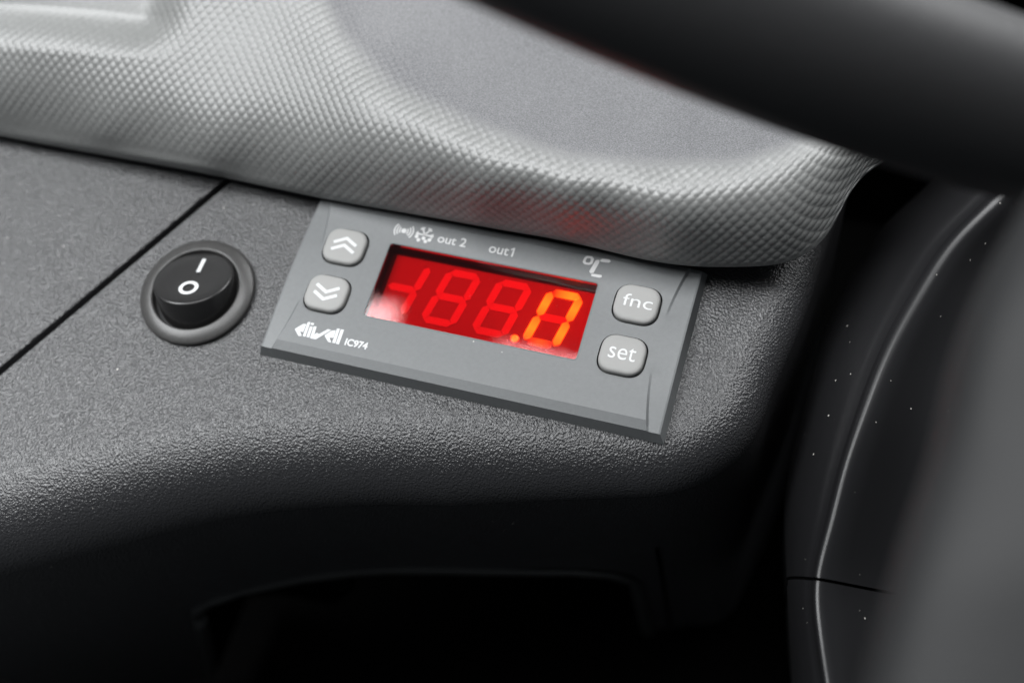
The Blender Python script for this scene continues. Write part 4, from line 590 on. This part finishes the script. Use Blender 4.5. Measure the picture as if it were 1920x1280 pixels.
# where the emboss fades out: lower lip on the left, the scoop, the middle of the tray
left = 1 - sstep(-62, -22, G[:, :, 0])
lip = 1 - left * (1 - sstep(3.0 + 0, 9.5, vv + 0.0 * uu))
lip *= sstep(0.3, 1.6, vv)
RIM_X = [-60, -44, -36, -23, -5, 12, 26, 41, 54, 63]
RIM_Y = [72, 46, 36.5, 27.9, 22.4, 19.3, 21.2, 24.2, 33, 42]      # the crest in plan
ry = np.interp(G[:, :, 0], RIM_X, RIM_Y)
tray = sstep(ry + 0.5, ry + 4 + 14 * sstep(5, -30, G[:, :, 0]), G[:, :, 1])
# the scoop at the upper left, pressed into the skin before the emboss
yl = 28.0 + 0.10 * (G[:, :, 0] + 101)
scoop = sstep(-66, -80, G[:, :, 0]) * sstep(yl - 1, yl + 8.0, G[:, :, 1])
hole = sstep(-76, -81, G[:, :, 0]) * sstep(yl + 20, yl + 24, G[:, :, 1])
G = G - N * (5.0 * scoop + 8.0 * hole)[:, :, None]
amp = 0.155 * lip * (1 - 0.93 * tray) * (1 - 0.9 * scoop)
G = G + N * (amp * (egg - 0.5))[:, :, None]
# turned-under lip at the bottom and the right end
w = sstep(48, 60, G[:, 0, 0])[:, None]
und = []
for k, (a, b) in enumerate((((0, 14, -1.2), (-6, 22, -26)), ((0, 5, -1.0), (-3.0, 9, -10)), ((0, 1.6, -0.7), (-0.8, 2.4, -2.4)), ((0, 0.5, -0.35), (-0.1, 0.6, -0.5)))):
    und.append(G[:, 0] + np.array(a) * (1 - w) + np.array(b) * w)
G2 = np.concatenate([np.stack(und, 1), G], axis=1)
ry2 = np.interp(G2[:, :, 0], RIM_X, RIM_Y)
tray_grain_shade = sstep(ry2 + 0.3, ry2 + 6.5, G2[:, :, 1])  # fades in the grain and painted shade behind the crest
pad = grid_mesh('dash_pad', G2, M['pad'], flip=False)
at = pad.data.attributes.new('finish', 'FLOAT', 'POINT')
at.data.foreach_set('value', tray_grain_shade.reshape(-1).astype(np.float32))
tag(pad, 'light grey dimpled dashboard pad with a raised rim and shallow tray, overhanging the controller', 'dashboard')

# ------------------------------------------------------------------ trim on the right with the bright ridge
def trim_part(name, rows, mat, parent, k0, k1, closed=False):
    return grid_mesh(name, rows[:, k0:k1], mat, parent)
NR = 420
rdg, lft, rgt = cubic(np.array(RIDGE), NR), cubic(np.array(RLEFT), NR), cubic(np.array(RRIGHT), NR)
rr = []
RW = 3.0
dl = (lft - rdg); dl /= np.linalg.norm(dl, axis=1)[:, None]
dr = (rgt - rdg); dr /= np.linalg.norm(dr, axis=1)[:, None]
up = -(dl + dr); up /= np.linalg.norm(up, axis=1)[:, None]
rr.append(lft + np.array([1, 6, -40]))
for k in np.linspace(0, 1, 14)[:-1]:
    rr.append(lft + (rdg + dl * RW - lft) * k + np.array([-1.0, -0.4, 1.5]) * math.sin(math.pi * k) * 1.6)
for a in np.linspace(0, 1, 9):                        # rounded ridge
    b = (1 - a)
    rr.append(rdg + dl * RW * b ** 2 + dr * RW * a ** 2 + up * (-0.5 + 1.3 * a * b))
for k in np.linspace(0, 1, 16)[1:]:                   # falling, slightly hollow right face
    rr.append(rdg + dr * RW + (rgt - rdg - dr * RW) * k - up * 3.4 * math.sin(math.pi * k))
for k in np.linspace(0, 1, 10)[1:]:
    rr.append(rgt + np.array([26.0 * k, 4 * k, -6 * k + 14 * k * k]))
rr = np.array(rr)
trim = empty('column_trim', tuple(rdg[160]))
def shift(o):
    o.location = -trim.location
split = int(np.argmin(np.abs(rdg[:, 1] - (-32.4))))
for a, b in ((0, split), (split + 1, NR)):
    o = grid_mesh('trim_panel', rr[:, a:b], M['trim'], trim); shift(o)
gq = rr[:, split - 2:split + 4].copy(); gq[:, :, 2] -= 0.9; gq[:, :, 0] += 0.0
o = grid_mesh('joint_gap', gq, M['groove'], trim); shift(o)
tag(trim, 'satin black curved trim with a bright ridge line right of the console panel', 'trim')

# ------------------------------------------------------------------ steering wheel rim and column shroud, close to the lens
def sweep(name, path, ra, rb, mat, parent, nseg=120, nring=40, twist=Vector((0, 0, 1)), taper=None):
    P = cubic(np.array(path), nseg)
    tn = np.gradient(P, axis=0); tn /= np.linalg.norm(tn, axis=1)[:, None]
    rows = []
    for a in np.linspace(0, 2 * math.pi, nring, endpoint=False):
        s1 = np.cross(tn, np.array(twist)); s1 /= np.linalg.norm(s1, axis=1)[:, None]
        s2 = np.cross(s1, tn)
        f = np.ones(nseg) if taper is None else np.interp(np.linspace(0, 1, nseg), *taper)
        rows.append(P + s1 * (ra * math.cos(a) * f)[:, None] + s2 * (rb * math.sin(a) * f)[:, None])
    return grid_mesh(name, np.array(rows), mat, parent, close_u=True)
# an arc of a 370 mm wheel, tilted towards the driver
wc, wn = np.array(WHEEL_CENTRE), np.array(WHEEL_NORMAL)
w1 = np.cross(wn, [0, 0, 1.0]); w1 /= np.linalg.norm(w1); w2 = np.cross(wn, w1)
mid = np.array([48.0, 0.4, 89.6]) - wc
a0 = math.atan2(mid @ w2, mid @ w1)
arc = [wc + 185.0 * (math.cos(a0 + t) * w1 + math.sin(a0 + t) * w2) for t in np.linspace(-1.15, 1.15, 40)]
wheel = empty('steering_wheel', tuple(arc[20]))
o = sweep('rim', arc, 10.6, 10.6, M['wheel'], wheel, nseg=200); o.location = -wheel.location
tag(wheel, 'out-of-focus black steering wheel rim crossing the upper right corner', 'steering wheel')

sp = np.array(SHROUD)
vdir = np.array(cam_back); rdir = np.array(cam_right)
sec = []
NSH = 80
S0 = cubic(sp, NSH)
for a in np.linspace(-2.6, 2.2, 40):
    ra = 34.0
    sec.append(S0 + np.array([ra * ((1 - math.cos(a)) / 2) ** 1.7 * 1.9, ra * 0.5 * ((1 - math.cos(a)) / 2) ** 1.7, 0]) + np.array([0.0, 0.10, -1.0]) * (-10.0 * math.sin(a)))
shroud = grid_mesh('column_shroud', np.array(sec), M['shroud'], smooth=True)
tag(shroud, 'out-of-focus dark grey steering column shroud at the right edge', 'shroud')

# ------------------------------------------------------------------ round rocker switch
SW = (-54.27, -7.45, 0.0)
sw = empty('rocker_switch', SW, math.radians(11))
tag(sw, 'round black rocker switch with white I and O marks, left of the controller', 'switch')
prof = [(8.3, -0.5), (8.3, 1.35), (8.38, 1.65), (8.55, 1.8), (8.8, 1.82), (10.8, 1.12), (11.05, 0.92), (11.15, 0.6), (11.0, 0.02)]
K = 96
rows = [[(r * math.cos(2 * math.pi * i / K), r * math.sin(2 * math.pi * i / K), z) for i in range(K)] for r, z in prof]
grid_mesh('bezel_ring', np.array(rows), M['switch_ring'], sw, close_v=True, flip=True)
fl = [(8.5 * math.cos(2 * math.pi * i / 48), 8.5 * math.sin(2 * math.pi * i / 48), 0.12) for i in range(48)]
mesh_obj('switch_well', fl, [tuple(range(48))], M['well'], sw, smooth=0)
tilt = math.radians(21)
rprof = [(7.6, -3.0), (7.6, 3.55), (7.52, 3.78), (7.3, 3.93), (6.9, 3.96), (5.0, 3.86), (3.0, 3.76), (1.2, 3.71), (0.02, 3.70)]
rows = [[(r * math.cos(2 * math.pi * i / K), r * math.sin(2 * math.pi * i / K), z) for i in range(K)] for r, z in rprof]
rk = grid_mesh('rocker', np.array(rows), M['switch'], sw, close_v=True, flip=True)
rk.rotation_euler = (-tilt, 0, 0)
bm = bmesh.new(); prism(bm, [(-0.37, -1.95), (0.37, -1.95), (0.37, 1.95), (-0.37, 1.95)], 0, 0.03)
bm_obj('on_mark', bm, M['ink'], rk, loc=(0.45, 3.5, 3.93))
bm = bmesh.new(); ring_prism(bm, 1.85, 1.15, 0, 0.03, n=48)
bm_obj('off_mark', bm, M['ink'], rk, loc=(0.05, -2.9, 3.90))

# ------------------------------------------------------------------ the temperature controller
tc = empty('temperature_controller', (0, 0, 0))
tag(tc, 'grey temperature controller with red digital display and four buttons', 'controller')
FZ = 3.2
def crease(y): return 32.5 + 2.1 * (y / 16.0) ** 2
def zed(zone, y):
    ch = 0.62 * max(0.0, (abs(y) - 14.35) / 1.65)
    if zone == 0: return FZ - ch
    drop = 0.85 * (y / 16.0) ** 2
    return FZ - max(drop, ch * 1.15) if zone == 1 else FZ - max(drop, ch * 1.15) - 0.10
ys = sorted(set([round(v, 3) for v in np.linspace(-14.35, 14.35, 27)] + [-16, -15.2, 15.2, 16]))
cols = []
xs_mid = list(np.linspace(-1, 1, 9))
top_pts = []
for y in ys:
    c = crease(y); row = []
    row.append((-37.0, y, zed(2, y))); row.append((-36.7, y, zed(1, y))); row.append((-c - 0.42, y, zed(1, y)))
    for k in xs_mid: row.append((k * c, y, zed(0, y)))
    row.append((c + 0.42, y, zed(1, y))); row.append((36.7, y, zed(1, y))); row.append((37.0, y, zed(2, y)))
    top_pts.append(row)
A = np.array(top_pts)
bm = bmesh.new()
V = [[bm.verts.new(Vector(p) * MM) for p in r] for r in A]
nr_, nc_ = len(V), len(V[0])
for i in range(nr_ - 1):
    for j in range(nc_ - 1): bm.faces.new((V[i][j], V[i][j + 1], V[i + 1][j + 1], V[i + 1][j]))
loop = [V[0][j] for j in range(nc_)] + [V[i][-1] for i in range(1, nr_)] + [V[-1][j] for j in range(nc_ - 2, -1, -1)] + [V[i][0] for i in range(nr_ - 2, 0, -1)]
def flare(v, ox, oy, z):
    x, y = v.co.x / MM, v.co.y / MM
    return bm.verts.new(Vector((x + math.copysign(ox, x) * (abs(x) > 36.99), y + math.copysign(oy, y) * (abs(y) > 15.99), z)) * MM)
low = [flare(v, 0.75, 0.8, 0.01) for v in loop]
for i in range(len(loop)):
    k = (i + 1) % len(loop)
    bm.faces.new((loop[k], loop[i], low[i], low[k]))
bm.faces.new(low[::-1])
bmesh.ops.recalc_face_normals(bm, faces=bm.faces)
bez = bm_obj('bezel', bm, M['bezel'], tc, smooth=0)
WX0, WX1, WY0, WY1 = -20.1, 19.7, -6.2, 9.15
cut = bmesh.new()
WC = ((WX0 + WX1) / 2, (WY0 + WY1) / 2)
prism(cut, [(x + WC[0], y + WC[1]) for x, y in rrect(WX1 - WX0, WY1 - WY0, 0.55, 4)], 0.25, 9)
BT = [(-28.2, 6.40), (-28.2, -3.68), (27.45, 6.45), (27.40, -3.70)]
for bx, by in BT:
    prism(cut, [(x + bx, y + by) for x, y in rrect(8.5, 7.75, 3.0, 8, 2.3)], 0.8, 9)
cutter = bm_obj('cutter', cut, M['well'], None, smooth=0)
md = bez.modifiers.new('holes', 'BOOLEAN'); md.operation = 'DIFFERENCE'; md.object = cutter; md.solver = 'EXACT'
bpy.context.view_layer.update()
dg = bpy.context.evaluated_depsgraph_get()
me = bpy.data.meshes.new_from_object(bez.evaluated_get(dg))
bez.modifiers.clear()
bez.data = me
bpy.data.objects.remove(cutter)
me.materials.clear(); me.materials.append(M['bezel']); me.materials.append(M['well'])
for p in me.polygons:
    c = p.center / MM
    inside = WX0 - 0.05 < c.x < WX1 + 0.05 and WY0 - 0.05 < c.y < WY1 + 0.05
    inb = any(abs(c.x - bx) < 4.3 and abs(c.y - by) < 3.95 for bx, by in BT)
    p.material_index = 1 if ((inside or inb) and (c.z < 2.95 and (abs(p.normal.z) < 0.5 or c.z < 2.0))) else 0
finish(me, 14)

# light chamfer line round the window
bm = bmesh.new()
o1 = rrect(WX1 - WX0 + 0.5, WY1 - WY0 + 0.5, 0.8, 4); o2 = rrect(WX1 - WX0 - 0.02, WY1 - WY0 - 0.02, 0.55, 4)
va = [bm.verts.new(((x + WC[0]) * MM, (y + WC[1]) * MM, (FZ + 0.012) * MM)) for x, y in o1]
vb = [bm.verts.new(((x + WC[0]) * MM, (y + WC[1]) * MM, (FZ + 0.05) * MM)) for x, y in rrect(WX1 - WX0 + 0.26, WY1 - WY0 + 0.26, 0.68, 4)]
vc = [bm.verts.new(((x + WC[0]) * MM, (y + WC[1]) * MM, (FZ - 0.25) * MM)) for x, y in o2]
for p_, q_ in ((va, vb), (vb, vc)):
    for i in range(len(p_)):
        k = (i + 1) % len(p_); bm.faces.new((p_[i], p_[k], q_[k], q_[i]))
bm_obj('window_rim', bm, M['bezel'], tc)

# LED module behind the lens
MZ = 0.45
disp = empty('display'); disp.parent = tc
bm = bmesh.new(); prism(bm, [(-19.1, -6.05), (19.3, -6.05), (19.3, 8.45), (-19.1, 8.45)], 0.27, MZ)
mod = bm_obj('display_module', bm, M['module'], tc, smooth=0)
bpy.data.objects.remove(disp)

def seg_mesh(length, thick, skew, name):
    """elongated hexagon with a flow coordinate along it"""
    h, t = length / 2, thick / 2
    pts = [(-h, 0), (-h + t, t), (h - t, t), (h, 0), (h - t, -t), (-h + t, -t)]
    bm = bmesh.new(); uvl = bm.loops.layers.uv.new('flow')
    lo = [bm.verts.new((x * MM, y * MM, 0)) for x, y in pts]; hi = [bm.verts.new((x * MM, y * MM, 0.12 * MM)) for x, y in pts]
    bm.faces.new(hi)
    for i in range(6): bm.faces.new((lo[i], lo[(i + 1) % 6], hi[(i + 1) % 6], hi[i]))
    for f in bm.faces:
        for l in f.loops: l[uvl].uv = (l.vert.co.x / MM / length + 0.5, 0.5)
    me = bpy.data.meshes.new(name); bm.to_mesh(me); bm.free()
    return me
SK = 0.195
hs = seg_mesh(5.45, 1.45, 0, 'segment_h'); vs_ = seg_mesh(5.3, 1.45, 0, 'segment_v')
hs.materials.append(M['segment_off']); vs_.materials.append(M['segment_off'])
vang = math.atan2(1, SK)
YC = 1.86
def add_seg(me, x, y, ang, mat=None):
    m = me
    if mat is not None:
        m = me.copy(); m.materials.clear(); m.materials.append(mat)
    o = bpy.data.objects.new('segment', m); COL.objects.link(o)
    o.parent = mod; o.location = Vector((x, y, MZ + 0.005)) * MM; o.rotation_euler = (0, 0, ang)
    if mat is not None: o['label'] = 'lit orange segment'
    return o
GEO = {'a': (5.15, 0), 'g': (0, 0), 'd': (-5.15, 0), 'f': (2.58, -2.72), 'b': (2.58, 2.72), 'e': (-2.58, -2.72), 'c': (-2.58, 2.72)}
for xc, use, lit in ((-16.05, 'gbc', ''), (-6.33, 'abcdefg', ''), (3.44, 'abcdefg', ''), (13.05, 'abcdefg', 'abcdef')):
    for s in use:
        dy, dx = GEO[s]
        mat = None
        if s in lit: mat = M['lit_a'] if s == 'a' else M['lit_d'] if s == 'd' else M['lit']
        add_seg(hs if s in 'agd' else vs_, xc + dx + SK * dy, YC + dy, 0 if s in 'agd' else vang, mat)
# decimal points and the small indicator lamps along the top
def dot_mesh(r, name):
    bm = bmesh.new(); uvl = bm.loops.layers.uv.new('flow')
    prism(bm, [(r * math.cos(i * math.pi / 12), r * math.sin(i * math.pi / 12)) for i in range(24)], 0, 0.12)
    for f in bm.faces:
        for l in f.loops: l[uvl].uv = (0.5, 0.5)
    me = bpy.data.meshes.new(name); bm.to_mesh(me); bm.free(); return me
dm = dot_mesh(0.66, 'decimal_point'); dm.materials.append(M['lit_dot'])
o = link('decimal_point', dm, None, mod, loc=(7.4, -3.42, MZ + 0.005)); o['label'] = 'lit orange decimal point'
T = NT('dim_indicator'); T.setp(Base_Color=(0.42, 0.40, 0.40, 1), Roughness=0.5); M['dim'] = T.m
im = dot_mesh(0.5, 'indicator_lamp'); im.materials.append(M['dim'])
for ix in (-13.6, -8.6, 0.2, 9.6): link('indicator_lamp', im, None, mod, loc=(ix, 7.5, MZ + 0.005))

# the red lens
bm = bmesh.new(); prism(bm, [(x + WC[0], y + WC[1]) for x, y in rrect(WX1 - WX0 - 0.04, WY1 - WY0 - 0.04, 0.53, 4)], 2.45, FZ - 0.12)
bm_obj('lens', bm, M['lens'], tc, smooth=0)

# buttons
def button_mesh(w, h):
    rows = []
    for s, z in ((1.0, -2.2), (1.0, 0.35), (0.985, 0.60), (0.95, 0.78), (0.89, 0.90), (0.80, 0.955), (0.6, 0.985), (0.35, 1.0), (0.1, 1.0), (0.005, 1.0)):
        inset = (1 - s) * h / 2
        r = max(0.02, 2.75 - inset * 0.9)
        rows.append([(x, y, z) for x, y in rrect(max(0.05, w - 2 * inset), max(0.05, h - 2 * inset), min(r, (h - 2 * inset) / 2 - 0.001 if h - 2 * inset > 0.1 else 0.02), 8, 2.3)])
    return np.array(rows)
BM = button_mesh(7.95, 7.2)
BZ = FZ - 0.05
for i, (bx, by) in enumerate(BT):
    b = grid_mesh('button', BM, M['button'], tc, close_v=True, flip=True)
    b.location = Vector((bx, by, BZ)) * MM
    b['label'] = ('button with upward double chevron', 'button with downward double chevron', 'button printed fnc', 'button printed set')[i]
    z = 1.0
    if i < 2:
        sgn = 1 if i == 0 else -1
        for yo in (0.76, -0.74):
            bm = bmesh.new()
            yy = yo + 0.12 * sgn
            stroke(bm, [(-2.25, yy - 0.62 * sgn), (0.0, yy + 0.62 * sgn), (2.25, yy - 0.62 * sgn)], 0.6, 0, 0.03)
            bm_obj('chevron', bm, M['ink'], b, loc=(0, 0, z))
    elif i == 2:
        text_mesh('fnc', -2.5, 2.85, -0.95, 1.45, z, M['ink'], b, bold=-0.004)
    else:
        text_mesh('set', -2.35, 2.4, -1.15, 1.35, z, M['ink'], b, bold=-0.004)

# printing on the face
PZ = FZ + 0.015
text_mesh('out 2', -11.65, -6.15, 11.2, 13.0, PZ, M['ink_grey'], tc, bold=0.008)
text_mesh('out', -1.65, 2.1, 11.15, 12.75, PZ, M['ink_grey'], tc, bold=0.008)
bm = bmesh.new(); prism(bm, [(2.75, 11.15), (3.05, 11.15), (3.05, 13.0), (2.8, 13.0), (2.35, 12.65), (2.35, 12.38), (2.75, 12.62)], 0, 0.03)
bm_obj('numeral', bm, M['ink_grey'], tc, smooth=0, loc=(0, 0, PZ))
text_mesh('IC974', -21.6, -17.3, -12.72, -11.3, PZ, M['ink'], tc, bold=0.03)
LOGO = [
 [(-31.66, -11.70), (-30.44, -10.36), (-29.92, -10.32), (-29.92, -11.95), (-30.52, -11.90), (-29.90, -12.77), (-30.51, -12.86)],
 [(-29.80, -9.86), (-29.31, -9.73), (-29.18, -12.73), (-29.70, -12.73)],
 [(-29.10, -9.82), (-28.54, -9.79), (-28.52, -10.20), (-29.10, -10.24)],
 [(-29.06, -10.57), (-28.54, -10.51), (-28.45, -12.71), (-28.98, -12.73)],
 [(-28.38, -10.43), (-27.85, -10.35), (-27.71, -12.00), (-27.29, -11.49), (-26.94, -11.73), (-25.60, -10.37), (-24.98, -10.42), (-27.11, -12.81), (-28.25, -12.81)],
 [(-25.81, -11.71), (-24.81, -10.52), (-24.10, -10.29), (-24.03, -11.79), (-24.77, -11.93), (-24.08, -12.76), (-24.68, -12.77)],
 [(-24.00, -9.89), (-23.46, -9.83), (-23.32, -12.74), (-23.90, -12.76)],
 [(-23.25, -9.90), (-22.64, -9.83), (-22.58, -12.80), (-23.17, -12.79)]]
bm = bmesh.new()
for pl in LOGO: prism(bm, pl, 0, 0.03)
bm_obj('logo', bm, M['ink'], tc, smooth=0, loc=(0, 0, PZ))
# alarm symbol: a dot with waves on both sides
bm = bmesh.new()
prism(bm, [(0.5 * math.cos(i * math.pi / 12), 0.5 * math.sin(i * math.pi / 12)) for i in range(24)], 0, 0.03)
for r in (0.82, 1.32, 1.82):
    for c in (0, math.pi):
        ring_prism(bm, r + 0.12, r - 0.12, 0, 0.03, n=16, a0=c - 0.72, a1=c + 0.72)
bm_obj('alarm_symbol', bm, M['ink_grey'], tc, loc=(-18.5, 12.2, PZ))
# defrost symbol: half a snowflake above five drops
bm = bmesh.new()
for a in (0, 60, 120, 180):
    c, s = math.cos(math.radians(a)), math.sin(math.radians(a))
    stroke(bm, [(0, 0), (1.75 * c, 1.75 * s)], 0.3, 0, 0.03)
    for e in (-45, 45):
        c2, s2 = math.cos(math.radians(a + e)), math.sin(math.radians(a + e))
        if a in (0, 180) and s2 < 0: c2, s2 = c2, s2
        stroke(bm, [(1.15 * c, 1.15 * s), (1.15 * c + 0.62 * c2, 1.15 * s + 0.62 * s2)], 0.26, 0.001, 0.031)
for x, y in ((-1.4, -0.62), (-0.85, -1.25), (0.0, -0.72), (0.55, -1.3), (1.2, -0.85)):
    prism(bm, [(x + 0.36 * math.cos(i * math.pi / 8), y + 0.36 * math.sin(i * math.pi / 8)) for i in range(16)], 0.0005, 0.0305)
bm_obj('defrost_symbol', bm, M['ink_grey'], tc, smooth=0, loc=(-14.35, 12.15, PZ))
# degree sign and C
bm = bmesh.new()
n8 = [(15.82, 12.80), (15.90, 13.74), (16.25, 14.20), (17.23, 14.30), (17.70, 13.82), (17.63, 12.81), (17.12, 12.47), (16.25, 12.44)]
cxx = sum(p[0] for p in n8) / 8; cyy = sum(p[1] for p in n8) / 8
inn = [(cxx + (x - cxx) * 0.47, cyy + (y - cyy) * 0.52) for x, y in n8]
vo = [bm.verts.new((x * MM, y * MM, 0.03 * MM)) for x, y in n8]; vi = [bm.verts.new((x * MM, y * MM, 0.03 * MM)) for x, y in inn]
for i in range(8): k = (i + 1) % 8; bm.faces.new((vo[i], vo[k], vi[k], vi[i]))
for pl in ([(18.31, 13.80), (18.71, 13.81), (18.78, 13.29), (18.30, 11.06), (17.81, 10.88), (17.49, 11.19), (18.03, 13.59)],
           [(18.80, 13.66), (19.08, 14.19), (20.39, 14.32), (20.76, 14.02), (20.49, 13.66), (19.23, 13.58)],
           [(17.91, 10.70), (18.21, 10.86), (19.80, 10.94), (20.00, 10.68), (19.69, 10.34), (18.15, 10.35)]):
    prism(bm, pl, 0, 0.03)
bm_obj('celsius_sign', bm, M['ink_grey'], tc, smooth=0, loc=(0, 0, PZ))
